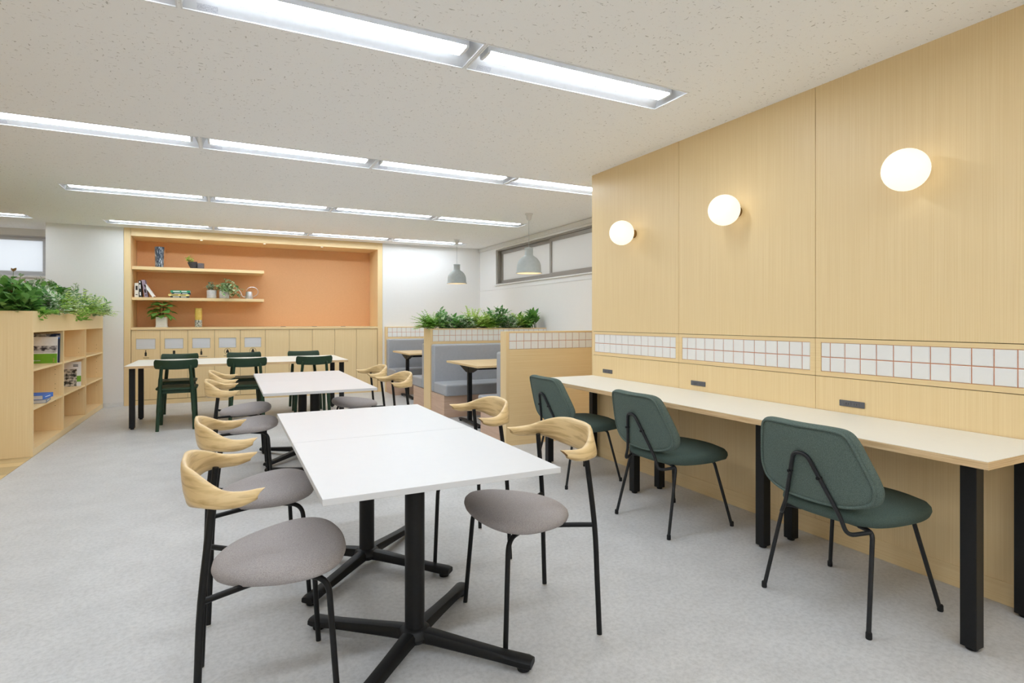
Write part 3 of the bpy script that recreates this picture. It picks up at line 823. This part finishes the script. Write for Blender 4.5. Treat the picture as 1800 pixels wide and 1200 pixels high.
# ================================================================== HORN-BACK CHAIRS
def make_horn_chair():
    t = thing('horn_back_chair', 'x', 'chair', group='grey horn-back chairs at the white tables')
    half = [((-.031, 0, .737), .122, .024), ((-.029, .07, .737), .120, .024), ((-.014, .145, .734), .105, .026), ((.022, .213, .727), .074, .029),
            ((.070, .249, .716), .053, .033), ((.118, .257, .714), .043, .033), ((.164, .250, .723), .028, .023)]
    ctrl = [((x, -y, z), h, w) for (x, y, z), h, w in half[:0:-1]] + half
    pts = catmull([c[0] for c in ctrl], 5)
    hs = catmull([(c[1], c[2], 0) for c in ctrl], 5)
    rs = []; N = len(pts)
    for i, p in enumerate(pts):
        tan = (pts[min(i + 1, N - 1)] - pts[max(i - 1, 0)]); tan.z = 0; tan.normalize()
        out = Vector((tan.y, -tan.x, 0))
        if out.dot(Vector((p.x - .12, p.y, 0))) < 0: out = -out
        f = abs(p.y) / .257
        tilt = -.10 + .55 * max(0.0, min(1.0, (f - .45) / .5))      # back upright, arms roll outwards
        if p.x > .09: tilt *= .75
        up = Vector((0, 0, 1)) * math.cos(tilt) + out * math.sin(tilt) * -1.0
        o2 = out * math.cos(tilt) + Vector((0, 0, 1)) * math.sin(tilt)
        h, w = hs[i].x / 2, hs[i].y / 2
        ring = []
        e = 1 if i in (0, N - 1) else 0
        for j in range(14):
            a = 2 * PI * j / 14
            c_, s_ = math.cos(a), math.sin(a)
            v = p + o2 * (math.copysign(abs(c_) ** .75, c_) * w) + up * (math.copysign(abs(s_) ** .8, s_) * h)
            if e: v += Vector((1, 0, 0)) * (.018 * s_)
            ring.append(v)
        rs.append(ring)
    horn = MB().rings(rs, False, False).build('horn_backrest', 'horn_wood', t, smooth='all')
    for ring in (rs[0], rs[-1]):
        c = sum(ring, Vector()) / len(ring)
        MB().rings([ring, [c + (p - c) * .35 + Vector((.0015, 0, 0)) for p in ring]], False, True).build('tip', 'end_grain', horn, smooth=True)
    # seat pad
    hp = [(.036, 0), (.050, .078), (.108, .156), (.207, .216), (.308, .240), (.386, .206), (.431, .120)]
    ol = catmull([(x, y, 0) for x, y in hp] + [(.445, 0, 0)] + [(x, -y, 0) for x, y in hp[:0:-1]], 5, True)
    cx = .262
    rs = []
    for s, z in ((.70, .424), (.90, .426), (.975, .434), (1.0, .447), (.985, .460), (.93, .472), (.82, .481), (.62, .487), (.34, .491), (.08, .492)):
        rs.append([(cx + (p.x - cx) * s, p.y * s, z + .085 * (cx + (p.x - cx) * s - .27) + .002) for p in ol])
    MB().rings(rs).build('seat', 'grey_fabric', t, smooth='all')
    for s in (-1, 1):
        lg = MB().tube(catmull([(0, s * .231, .003), (.008, s * .228, .21), (.017, s * .222, .43), (.046, s * .206, .705)], 4), .0103, 12).build('leg', 'black_metal', t, smooth=True)
        MB().lathe([(.0105, .0005), (.0112, .002), (.0105, .0045)], 12, (0, s * .231, 0)).build('glide', 'glide_white', lg, smooth=True)
        lg = MB().tube(fillet([(.392, s * .218, .003), (.366, s * .186, .412), (.255, s * .105, .414)], .05, 7), .0095, 12).build('leg', 'black_metal', t, smooth=True)
        MB().lathe([(.0098, .0005), (.0105, .002), (.0098, .0045)], 12, (.392, s * .218, 0)).build('glide', 'glide_white', lg, smooth=True)
        MB().tube(fillet([(.017, s * .221, .428), (.07, s * .185, .424), (.20, s * .105, .414), (.26, s * .100, .414)], .03), .0092, 10).build('rail', 'black_metal', t, smooth=True)
    MB().tube([(.257, -.112, .414), (.257, .112, .414)], .008, 8).build('cross_bar', 'black_metal', t, smooth=True)
    return t
hc = make_horn_chair()
hc.location = (-.083, 2.035, 0); hc['label'] = 'grey horn-back chair nearest the camera on the left of the front tables'
clone(hc, 'second grey horn-back chair on the left of the front tables', (-.083, 2.800, 0), .06)
clone(hc, 'grey horn-back chair nearest the camera on the right of the front tables', (1.299, 2.040, 0), PI - .045)
clone(hc, 'second grey horn-back chair on the right, before the booth seats', (1.306, 2.818, 0), PI - .07)
clone(hc, 'grey horn-back chair on the left of the back tables, nearer one', (-.105, 4.60, 0))
clone(hc, 'grey horn-back chair on the left of the back tables, by the green chairs', (-.100, 5.42, 0))
clone(hc, 'grey horn-back chair on the right of the back tables, nearer one', (1.31, 4.60, 0), PI)
clone(hc, 'grey horn-back chair on the right of the back tables, farther one', (1.31, 5.42, 0), PI)

# ================================================================== WALL COUNTER AND LOUNGE CHAIRS
ct = thing('wall_counter', 'long cream-topped plywood counter with black legs along the panelled wall', 'counter', (2.69, 2.66, 0))
MB().box(-.292, .291, -1.63, 1.628, .690, .7186).build('worktop', 'ply_edge', ct, bevel=.0015)
MB().box(-.291, .290, -1.629, 1.627, .7187, .7205).build('laminate', 'laminate_cream', ct)
for x, y in ((2.470, 1.112), (2.935, 1.135), (2.580, 2.120), (2.805, 2.120), (2.578, 3.195), (2.805, 3.195), (2.470, 4.20), (2.935, 4.215)):
    lx, ly = x - 2.69, y - 2.66
    lg = MB().box(lx - .0265, lx + .0265, ly - .0265, ly + .0265, .012, .6895).build('leg', 'black_metal', ct, bevel=.002)
    MB().lathe([(.017, 0), (.02, .003), (.013, .0125)], 14, (lx, ly, 0)).build('glide', 'rubber', lg, smooth=True)

def make_lounge_chair():
    t = thing('lounge_chair', 'x', 'chair', group='green upholstered chairs at the wall counter')
    hp = [(.012, .0), (.022, .11), (.065, .19), (.19, .243), (.36, .252), (.49, .205), (.548, .10)]
    ol = catmull([(x, y, 0) for x, y in hp] + [(.562, 0, 0)] + [(x, -y, 0) for x, y in hp[:0:-1]], 5, True)
    cx = .28; rs = []
    for s, z in ((.65, .384), (.88, .386), (.97, .398), (1.0, .420), (.99, .436), (.94, .450), (.80, .459), (.5, .463), (.1, .464)):
        rs.append([(cx + (p.x - cx) * s, p.y * s, z - .016 * max(0, (p.x * s - .40)) / .16 + .010 * max(0, .1 - p.x * s) / .1) for p in ol])
    MB().rings(rs).build('seat', 'seat_green', t, smooth='all')
    yz = [(0, .797), (.130, .797), (.186, .787), (.211, .752), (.234, .682), (.258, .600), (.262, .552), (.240, .503), (.165, .472), (.07, .463)]
    ol = catmull([(0, y, z) for y, z in yz] + [(0, 0, .462)] + [(0, -y, z) for y, z in yz[:0:-1]], 4, True)
    cz = .60
    def bx(y, z): return .012 - (z - .46) * .27 + .75 * y * y - .01
    def ring(s, off):
        return [(bx(p.y * s, cz + (p.z - cz) * s) + off, p.y * s, cz + (p.z - cz) * s) for p in ol]
    rs = [ring(.08, -.012), ring(.5, -.013), ring(.85, -.012), ring(.93, -.010), ring(.965, -.004), ring(1.0, .002), ring(1.008, .012), ring(1.008, .026), ring(.985, .037), ring(.90, .044), ring(.6, .048), ring(.08, .049)]
    bk = MB().rings(rs).build('backrest', 'green_fabric', t, smooth='all')
    pip = [Vector(p) for p in ring(.952, -.0105)]
    pr = []
    for i, p in enumerate(pip):
        tan = (pip[(i + 1) % len(pip)] - pip[i - 1]).normalized(); u = Vector((1, 0, 0)); u = (u - tan * u.dot(tan)).normalized(); w = tan.cross(u)
        pr.append([p + u * math.cos(a) * .0065 + w * math.sin(a) * .0065 for a in [2 * PI * j / 8 for j in range(8)]])
    MB().rings(pr, closed=True).build('piping', 'green_fabric', bk, smooth='all')
    xo = -.022
    def lp(y, z): return (bx(y, z) + xo, y, z)
    loop = fillet([(.085, -.195, .380), (.0, -.150, .366), lp(-.125, .43), lp(-.030, .672), lp(.030, .672), lp(.125, .43), (.0, .150, .366), (.085, .195, .380)], .04, 6)
    lo = MB().tube(loop, .0085, 10).build('back_frame', 'charcoal_metal', t, smooth=True)
    for s in (-1, 1):
        y, z = s * .066, .580
        MB().lathe([(.007, -.012), (.0065, -.0085), (.0065, .012)], 10, (bx(y, z) + xo, y, z), axis='x').build('screw', 'black_metal', lo, smooth=True)
        lg = MB().tube(fillet([(.11, s * .13, .380), (.085, s * .200, .382), (.0, s * .235, .012)], .028, 6), .0088, 10).build('leg', 'charcoal_metal', t, smooth=True)
        MB().lathe([(.010, 0), (.0115, .003), (.0112, .024), (.0092, .028)], 12, (0, s * .2365, 0)).build('foot_cap', 'rubber', lg, smooth=True)
        lg = MB().tube(fillet([(.33, s * .13, .380), (.405, s * .175, .382), (.478, s * .242, .012)], .028, 6), .0088, 10).build('leg', 'charcoal_metal', t, smooth=True)
        MB().lathe([(.010, 0), (.0115, .003), (.0112, .024), (.0092, .028)], 12, (.4795, s * .2435, 0)).build('foot_cap', 'rubber', lg, smooth=True)
    MB().tube([(.12, -.132, .379), (.12, .132, .379)], .008, 8).build('cross_bar', 'charcoal_metal', t, smooth=True)
    return t
lc = make_lounge_chair()
lc.location = (2.195, 1.560, 0); lc['label'] = 'green upholstered chair at the counter nearest the camera'
clone(lc, 'middle green upholstered chair at the wall counter', (2.195, 2.660, 0))
clone(lc, 'green upholstered chair at the far end of the counter by the partition', (2.188, 3.715, 0))

# ================================================================== WALL GLOBES AND OUTLETS
gl = ['glowing globe wall lamp nearest the booths', 'middle glowing globe wall lamp', 'glowing globe wall lamp nearest the camera']
g0 = thing('globe_lamp', gl[0], 'wall lamp', (XW, 3.705, 1.93), group='globe lamps on the panelled wall')
R_ = .099; cxx = -.034 - R_ + .006
prof = [(R_ * math.sin(a), cxx - R_ * math.cos(a)) for a in [PI * i / 20 for i in range(1, 20)]]
MB().lathe([(.002, cxx - R_ + .0001)] + prof + [(.002, cxx + R_)], 36, axis='x').build('globe', 'globe_glow', g0, smooth='all')
MB().lathe([(.034, cxx + R_ - .013), (.034, -.0005)], 28, axis='x').build('holder', 'brass', g0, smooth=True)
clone(g0, gl[1], (XW, 2.645, 1.93)); clone(g0, gl[2], (XW, 1.553, 1.93))
ol_ = ['grey socket plate above the far end of the counter', 'grey socket plate above the middle of the counter', 'grey socket plate above the near end of the counter']
o0 = thing('power_socket', ol_[0], 'socket', (XW, 4.066, .773), group='socket plates above the counter')
MB().box(-.006, -.0003, -.068, .068, -.0165, .0165).build('plate', 'outlet_grey', o0, bevel=.002)
for yy in (.022, -.022):
    MB().box(-.0075, -.0061, yy - .019, yy + .019, -.012, .012).build('socket', 'outlet_grey', o0, bevel=.001)
    MB().box(-.0079, -.0076, yy - .0075, yy - .0055, -.004, .004).box(-.0079, -.0076, yy + .0055, yy + .0075, -.0048, .0048).build('slots', 'dark_hole', o0)
clone(o0, ol_[1], (XW, 2.995, .773)); clone(o0, ol_[2], (XW, 1.888, .773))

# ================================================================== BOOTHS
PX0 = 2.412
def partition(name, label, y0, y1, frontband=True, planter=False, first=.001, x1=XF - .003):
    t = thing(name, label, 'partition', (0, 0, 0), group='tiled booth partitions')
    zt = 1.112
    z0b, z1b = .937, 1.0985
    px = PX0 + .034
    q_ = MB()
    q_.box(px, x1, y0, y1, .0005, z0b)
    q_.build('panel', 'wood_hx', t)
    MB().box(PX0, px - .0005, y0, y1, .0005, zt).build('end_post', 'wood_v', t, bevel=.001)
    if planter:
        MB().box(px, x1, y0, y0 + .018, z1b, zt).build('rim', 'wood_hx', t)
        MB().box(px, x1, y1 - .018, y1, z1b, zt).build('rim', 'wood_hx', t)
        MB().box(px, x1, y0 + .010, y1 - .010, z0b + .0005, z1b - .001).build('planter_core', 'wood_dark', t)
        MB().box(px + .001, x1 - .002, y0 + .0185, y1 - .0185, z1b - .0005, z1b + .004).build('soil', 'soil', t)
    else:
        MB().box(px, x1, y0, y1, z1b, zt).build('top_rail', 'wood_hx', t, bevel=.001)
        MB().box(px, x1, y0 + .010, y1 - .010 if y1 - y0 > .05 else y1, z0b + .0005, z1b - .0005).build('core', 'wood_dark', t)
    MB().box(px, x1, y0 + .0055, y0 + .0098, z0b + .0005, z1b - .0005).build('grout', 'grout', t)
    tile_run(t, px + .001, x1, z0b, z1b, y0 - .0005, 'x', first=.081, pitch=.081)
    if y1 - y0 > .05:
        MB().box(px, x1, y1 - .0098, y1 - .001, z0b + .0005, z1b - .0005).build('back_fascia', 'wood_hx', t)
    return t
partition('booth_partition', 'wooden booth partition with two rows of white tiles nearest the counter', 4.93, 5.055)
partition('booth_partition', 'planter partition with white tiles and greenery between the two booths', 7.225, 7.50, planter=True)
partition('booth_partition', 'low tiled wooden wainscot behind the farthest booth seat', 9.60, 9.679)

def bench(label, yback, sgn):
    """seat bench whose back is at yback; sgn +1 means it faces +y, -1 faces the camera"""
    t = thing('booth_bench', label, 'bench', (0, yback, 0), group='grey booth seats')
    xa, xb = PX0 + .006, XF - .006
    def by(x0, x1, a, b, z0, z1):
        return MB().box(x0, x1, sgn * a, sgn * b, z0, z1)
    by(xa + .004, xb, .006, .515, 0.0005, .275).build('base', 'booth_base', t, bevel=.001)
    by(xa, xb, .118, .585, .2755, .418).build('seat_cushion', 'booth_vinyl', t, bevel=.022, seg=4, smooth=True)
    by(xa, xb, .006, .1165, .2757, .905).build('back_cushion', 'booth_vinyl', t, bevel=.025, seg=4, smooth=True)
    return t
bench('grey booth seat with its back against the partition nearest the counter', 5.057, 1)
bench('grey booth seat facing the camera below the planter', 7.223, -1)
bench('grey booth seat behind the planter, facing the back wall', 7.502, 1)
bench('grey booth seat against the back wall beside the niche', 9.598, -1)

def booth_table(label, yc, hw):
    t = thing('booth_table', label, 'table', (0, yc, 0), group='booth tables')
    MB().box(2.435, 4.10, -hw, hw, .697, .7205).build('tabletop', 'table_ash', t, bevel=.0015)
    for x in (2.545, 3.95):
        MB().box(x - .026, x + .026, -.02, .02, .04, .672).build('column', 'black_metal', t, bevel=.006)
        MB().tube([(x, -.31, .022), (x, -.29, .027), (x, 0, .036), (x, .29, .027), (x, .31, .022)], [(.02, .008), (.028, .012), (.032, .02), (.028, .012), (.02, .008)], 12).build('foot', 'black_metal', t, smooth=True)
        for s in (-1, 1):
            MB().lathe([(.018, 0), (.018, .016)], 12, (x, s * .28, 0)).build('glide', 'rubber', t, smooth=True)
        yy = [(-.30, .6965), (.30, .6965), (.30, .688), (.06, .610), (-.06, .610), (-.30, .688)]
        MB().rings([[(x + dx, a, b) for a, b in yy] for dx in (-.022, .022)]).build('bracket', 'black_metal', t)
    MB().box(2.57, 3.925, -.022, .022, .635, .690).build('beam', 'black_metal', t)
    return t
booth_table('light wood booth table in the booth before the planter', 6.175, .49)
booth_table('light wood booth table in the far booth behind the planter', 8.75, .47)

def pendant(label, x, y, zb):
    t = thing('pendant_lamp', label, 'pendant lamp', (x, y, zb), group='grey bell pendants over the booths')
    pr = [(.158, .0), (.165, .004), (.165, .012), (.154, .02), (.1525, .05), (.149, .10), (.139, .135), (.122, .165), (.10, .19), (.075, .207), (.058, .218), (.052, .23), (.051, .30), (.056, .303), (.055, .315), (.03, .322), (.006, .323)]
    inner = [(.006, .21), (.05, .205), (.10, .18), (.13, .14), (.142, .09), (.146, .03), (.15, .003), (.158, 0)]
    MB().lathe(pr, 36, cap0=False).build('shade', 'pendant_grey', t, smooth=True)
    MB().lathe(inner, 36, cap1=False).build('inner_reflector', 'pendant_inner', t, smooth=True)
    MB().lathe([(.004, .035), (.022, .038), (.036, .055), (.04, .08), (.034, .11), (.018, .14), (.014, .19)], 20).build('bulb', 'bulb_glow', t, smooth='all')
    top = CEIL - zb - .0006
    MB().lathe([(.003, .32), (.003, top - .07)], 8).build('cord', 'pendant_grey', t, smooth=True)
    MB().lathe([(.014, top - .085), (.03, top - .07), (.036, top - .02), (.05, top - .012), (.05, top)], 24).build('canopy', 'white_paint', t, smooth=True)
    return t
pendant('grey bell pendant lamp over the far booth, before the white wall', 3.36, 8.70, 1.822)
pendant('grey bell pendant lamp over the near booth, before the window', 3.345, 6.19, 1.803)

# ================================================================== PLANTS
def plant(label, kind, loc, H, Wd, seed, tilt=(0, 0, 0), group=None, name=None):
    nm = {'fern': 'fern_plant', 'broad': 'leafy_plant', 'varieg': 'variegated_plant', 'pale': 'eucalyptus_plant', 'cane': 'cane_plant', 'lime': 'fern_plant', 'ivy': 'ivy_plant'}[kind]
    t = thing(nm, label, 'plant', loc, group=group)
    rd = random.Random(seed); q_ = MB(); s_ = MB(); bias = Vector(tilt)
    if kind in ('fern', 'lime'):
        for i in range(int(66 * Wd / .16)):
            d = (rdir(rd, 35, 86) + bias).normalized(); Lf = H * rd.uniform(.75, 1.12)
            p = Vector((rd.uniform(-1, 1) * Wd * .28, rd.uniform(-1, 1) * .045, 0)); pts = [p.copy()]; dd = d.copy(); nseg = 9
            for k in range(nseg):
                dd = (dd + Vector((d.x * .10, d.y * .10, -.085))).normalized(); p = p + dd * Lf / nseg; pts.append(p.copy())
            s_.tube(pts[::3], .0013, 4)
            for k in range(2, len(pts)):
                f = k / nseg; ln = .060 * (1.12 - f * .8); tn = (pts[k] - pts[k - 1]).normalized(); sd = tn.cross(Vector((0, 0, 1))).normalized()
                for sg in (-1, 1):
                    leaf(q_, pts[k], sd * sg + tn * .7 + Vector((0, 0, .1)), ln, .026, .2, rd.uniform(-.3, .3), 3)
            leaf(q_, pts[-1], dd, .03, .008, .2, 0, 3)
        mt = 'leaf_lime' if kind == 'lime' else 'leaf_mid'
    else:
        ns = {'broad': 24, 'varieg': 34, 'pale': 14, 'cane': 6, 'ivy': 26}[kind]
        ns = max(3, int(ns * Wd / .18))
        for i in range(ns):
            lo_, hi_ = {'broad': (25, 85), 'varieg': (5, 80), 'pale': (45, 88), 'cane': (74, 89), 'ivy': (-10, 60)}[kind]
            d = (rdir(rd, lo_, hi_) + bias).normalized()
            Lf = H * rd.uniform(.45, 1.0) if kind != 'cane' else H * rd.uniform(.75, .95)
            p = Vector((rd.uniform(-1, 1) * Wd * .25, rd.uniform(-1, 1) * .05, .0)); pts = [p]; n_ = 4
            dd = d.copy()
            for k in range(n_):
                if kind == 'ivy': dd = (dd + Vector((0, 0, -.28))).normalized()
                pts.append(pts[-1] + dd * Lf / n_)
            if kind == 'ivy':
                pts = [Vector((p_.x, p_.y, max(p_.z, .012 if abs(p_.y) < .10 else -.05))) for p_ in pts]
            s_.tube(pts, .0018 if kind != 'cane' else .004, 5)
            ll, lw, per, sg_ = {'broad': (.105, .058, 2, 4), 'varieg': (.080, .040, 3, 4), 'pale': (.046, .030, 3, 3), 'cane': (.125, .046, 3, 4), 'ivy': (.060, .048, 2, 4)}[kind]
            for k in range(1, n_ + 1):
                for j in range(per):
                    if kind != 'cane' or k > 1:
                        e = rd.uniform(-5, 55)
                        dl = rdir(rd, e, e + 5) + d * .35 + bias * .5
                        sc = rd.uniform(.75, 1.2)
                        leaf(q_, pts[k] - d * Lf / n_ * rd.uniform(0, .5), dl, ll * sc, lw * sc, rd.uniform(.2, .75), rd.uniform(-.5, .5), sg_)
        mt = {'broad': 'leaf_dark', 'varieg': 'leaf_varieg', 'pale': 'leaf_pale', 'cane': 'leaf_dark', 'ivy': 'leaf_mid'}[kind]
        if kind == 'broad' and seed % 2: mt = 'leaf_stripe'
        if seed == 40: mt = 'leaf_rust'
    s_.build('stems', 'stem_green', t)
    q_.build('foliage', mt, t, smooth='all')
    return t
ZS = 1.1026
pg = 'plants in the booth planter'
for lab, kind, x, H, Wd, sd, tl in (
    ('feathery fern spilling over the left end of the booth planter', 'fern', 2.47, .26, .18, 1, (-.35, -.25, 0)),
    ('tall round-leaved plant near the left end of the booth planter', 'broad', 2.61, .27, .12, 3, (0, 0, .4)),
    ('white-edged small-leaved plant beside the left fern of the planter', 'varieg', 2.74, .20, .20, 5, (0, -.15, .05)),
    ('dark bushy plant between the two left white-edged plants', 'broad', 2.83, .22, .12, 16, (0, .2, .1)),
    ('white-edged drooping plant left of the yellow-green fern', 'varieg', 2.94, .18, .20, 6, (0, -.3, 0)),
    ('tall yellow-green fern in the booth planter', 'lime', 3.07, .29, .17, 7, (0, 0, .5)),
    ('bushy bright green fern in the middle of the planter', 'lime', 3.25, .20, .22, 8, (0, -.15, 0)),
    ('tall green fern behind the middle of the planter', 'fern', 3.36, .25, .14, 17, (0, .1, .3)),
    ('tall striped-leaf plant right of the middle of the planter', 'broad', 3.47, .29, .15, 11, (0, 0, .3)),
    ('white-edged plant trailing over the planter front', 'varieg', 3.64, .20, .20, 12, (0, -.35, 0)),
    ('bushy green fern in the right half of the planter', 'lime', 3.80, .22, .20, 13, (0, -.1, .1)),
    ('dark small-leaved plant beside the right end of the planter', 'broad', 3.92, .19, .16, 14, (0, -.1, 0)),
    ('tall dark cane plant at the right end of the planter by the window wall', 'cane', 4.04, .25, .22, 15, (-.08, 0, .2))):
    plant(lab, kind, (x, 7.345, ZS), H, Wd, sd, tl, pg)

# ================================================================== BOOKSHELF WITH PLANTER
SX, SD = -1.560, .44
Y0S, Y1S = 6.465, 9.662
bs = thing('bookshelf', 'low light wood bookshelf with open bays and a planter box on top', 'bookshelf', (SX, Y0S, 0))
LN = Y1S - Y0S
PT = .022
div = [PT / 2 + (LN - PT) / 3 * k for k in range(4)]
RIM = 1.306; BT = 1.112
MB().box(-SD, 0, 0, PT, .0, RIM).build('side_panel', 'wood_v', bs)
MB().box(-SD, 0, LN - PT, LN, .0, RIM).build('side_panel', 'wood_v', bs)
MB().box(-SD, -SD + .012, PT, LN - PT, .0, BT - .001).build('back_panel', 'wood_v', bs)
for k in (1, 2):
    MB().box(-SD + .0125, 0, div[k] - PT / 2, div[k] + PT / 2, .061, BT - .001).build('divider', 'wood_v', bs)
MB().box(-SD + .0125, 0, PT, LN - PT, .0, .060).build('bottom_board', 'wood_hy', bs)
MB().box(-PT, 0, PT, LN - PT, BT, RIM).build('planter_front', 'wood_v', bs)
MB().box(-SD, -SD + PT, PT, LN - PT, BT, RIM).build('planter_back', 'wood_hy', bs)
MB().box(-SD + PT, -PT, PT, LN - PT, BT, BT + .02).build('planter_floor', 'wood_hy', bs)
MB().box(-SD + PT + .001, -PT - .001, PT + .001, LN - PT - .001, RIM - .05, RIM - .03).build('soil', 'soil', bs)
for k in range(3):
    a, b = div[k] + PT / 2 + .0005, div[k + 1] - PT / 2 - .0005
    for z in (.409, .760):
        MB().box(-SD + .013, -.006, a, b, z, z + .020).build('shelf', 'wood_hy', bs)
    q = MB()
    for z in (.43, .76):
        for dz in (-.11, -.06, .07, .12):
            for xx in (-.07,):
                q.lathe([(.0034, -.0004), (.0034, .0)], 8, (xx, b + .0003, z + dz), axis='y')
    q.build('peg_holes', 'wood_dark', bs)

def magazine(label, loc, w, h, th, blocks, rx, rz, back='cover_white'):
    """face-out booklet facing -y; blocks are printed cover areas (x0,x1,z0,z1,material)"""
    t = thing('magazine', label, 'magazine', loc); t.rotation_euler = (rx, 0, rz)
    MB().box(0, w, 0, .0012, 0, h).box(0, w, th - .0012, th, 0, h).box(w - .0012, w, .0012, th - .0012, 0, h).build('cover', back, t)
    MB().box(.001, w - .002, .0013, th - .0013, .002, h - .002).build('pages', 'paper', t)
    for x0, x1, z0, z1, mt in blocks:
        MB().box(w * x0, w * x1, -.0005, -.0001, h * z0, h * z1).build('cover_print', mt, t)
    return t
zsh = .7803
magazine('dark blue large booklet standing behind the white and green magazine', (-1.850, 7.40, zsh), .28, .305, .03,
         [(0, 1, .86, 1, 'cover_photo_b'), (.6, 1, .82, .98, 'cover_blue')], -.10, .0, 'cover_navy')
magazine('white and lime green magazine standing in the near bay of the bookshelf', (-1.800, 7.335, zsh), .225, .272, .012,
         [(0, .99, .40, .66, 'cover_photo_b'), (0, 1, 0, .36, 'cover_lime'), (.84, .90, .03, .2, 'cover_yellow'), (.1, .4, .09, .12, 'cover_white')], -.10, .03)
magazine('white magazine with dark photo cover in the middle bay of the bookshelf', (-1.785, 8.42, .4293), .205, .295, .014,
         [(0, .80, .0, .70, 'cover_photo'), (.80, 1, .18, .42, 'cover_lime'), (.62, .86, .80, .83, 'print_black'), (.62, .86, .85, .88, 'print_black')], -.08, .10)
z = .4293
for k, (cov, lab, th, ang) in enumerate((('cover_grey', 'grey spined book under the blue one in the near bay', .034, .10), ('cover_blue', 'bright blue book lying on the grey one in the near bay', .042, -.06))):
    t = thing('book', lab, 'book', (-1.665, 6.98, z), ang, group='books lying in the near bay')
    w, d_ = .20, .28; c = .003
    MB().box(-w / 2, w / 2, -d_ / 2, d_ / 2, 0, c).box(-w / 2, w / 2, -d_ / 2, d_ / 2, th - c, th).box(w / 2 - c, w / 2, -d_ / 2, d_ / 2, c, th - c).build('cover', cov, t, bevel=.001)
    MB().box(-w / 2 + .004, w / 2 - c, -d_ / 2 + .004, d_ / 2 - .004, c, th - c).build('pages', 'paper_shaded', t)
    MB().box(w / 2, w / 2 + .0005, -.08, .06, th * .42, th * .58).build('spine_print', 'cover_white', t)
    z += th + .0004

sg = 'plants in the bookshelf planter'
zz = RIM - .029
spec = [('pale', -1.72, 6.62, .40, .05, 40, 'rust-coloured sprig rising at the near end of the bookshelf planter', (0, 0, .8)),
        ('broad', -1.68, 6.58, .30, .26, 2, 'dark glossy plant at the near front corner of the bookshelf planter', (.2, -.25, 0)),
        ('ivy', -1.64, 6.78, .20, .22, 21, 'small ivy hanging over the near rim of the bookshelf planter', (.35, -.2, 0)),
        ('varieg', -1.62, 6.98, .24, .24, 41, 'cream-edged plant beside the small ivy at the near planter front', (.35, 0, .05)),
        ('lime', -1.64, 7.16, .24, .2, 42, 'yellow-green fern nearest the camera in the bookshelf planter', (.3, 0, .1)),
        ('broad', -1.84, 6.68, .36, .26, 4, 'dark glossy plant at the near back corner of the bookshelf planter', (0, -.1, .1)),
        ('pale', -1.86, 6.95, .40, .2, 22, 'pale eucalyptus sprigs rising before the window', (0, 0, .2)),
        ('broad', -1.72, 7.05, .30, .28, 23, 'striped-leaf plant behind the near ivy of the bookshelf planter', (.1, 0, 0)),
        ('varieg', -1.66, 7.30, .24, .24, 24, 'cream-edged plant hanging over the planter front, first from the near end', (.4, 0, 0)),
        ('broad', -1.84, 7.42, .34, .26, 6, 'tall dark plant in the first third of the bookshelf planter', (0, 0, .1)),
        ('lime', -1.66, 7.62, .27, .24, 25, 'yellow-green fern in the front of the bookshelf planter', (.35, 0, 0)),
        ('pale', -1.80, 7.85, .46, .22, 26, 'pale eucalyptus sprigs in the middle of the bookshelf planter', (0, 0, .3)),
        ('varieg', -1.66, 7.95, .26, .26, 27, 'cream-edged plant in the middle of the planter front', (.35, 0, 0)),
        ('broad', -1.82, 8.15, .38, .28, 8, 'tall dark plant in the middle of the bookshelf planter', (.05, 0, .1)),
        ('ivy', -1.66, 8.25, .28, .26, 28, 'bright ivy in the middle of the planter front', (.35, 0, .1)),
        ('broad', -1.74, 8.50, .34, .26, 29, 'striped-leaf plant past the middle of the bookshelf planter', (.15, 0, .1)),
        ('lime', -1.66, 8.70, .30, .26, 30, 'yellow-green fern two thirds along the planter front', (.3, 0, 0)),
        ('pale', -1.78, 8.95, .42, .2, 31, 'pale eucalyptus sprigs near the white back wall', (.05, 0, .3)),
        ('varieg', -1.64, 9.02, .28, .30, 32, 'cream-edged plant near the back wall end of the planter', (.3, 0, 0)),
        ('lime', -1.76, 9.22, .30, .24, 33, 'yellow-green fern before the white back wall in the planter', (.15, 0, .1)),
        ('lime', -1.66, 9.36, .26, .22, 34, 'yellow-green fern hanging past the far end of the bookshelf planter', (.45, 0, 0))]
for kind, x, y, H, Wd, sd, lab, tl in spec:
    plant(lab, kind, (x, y, zz), H, Wd, sd, tl, sg)
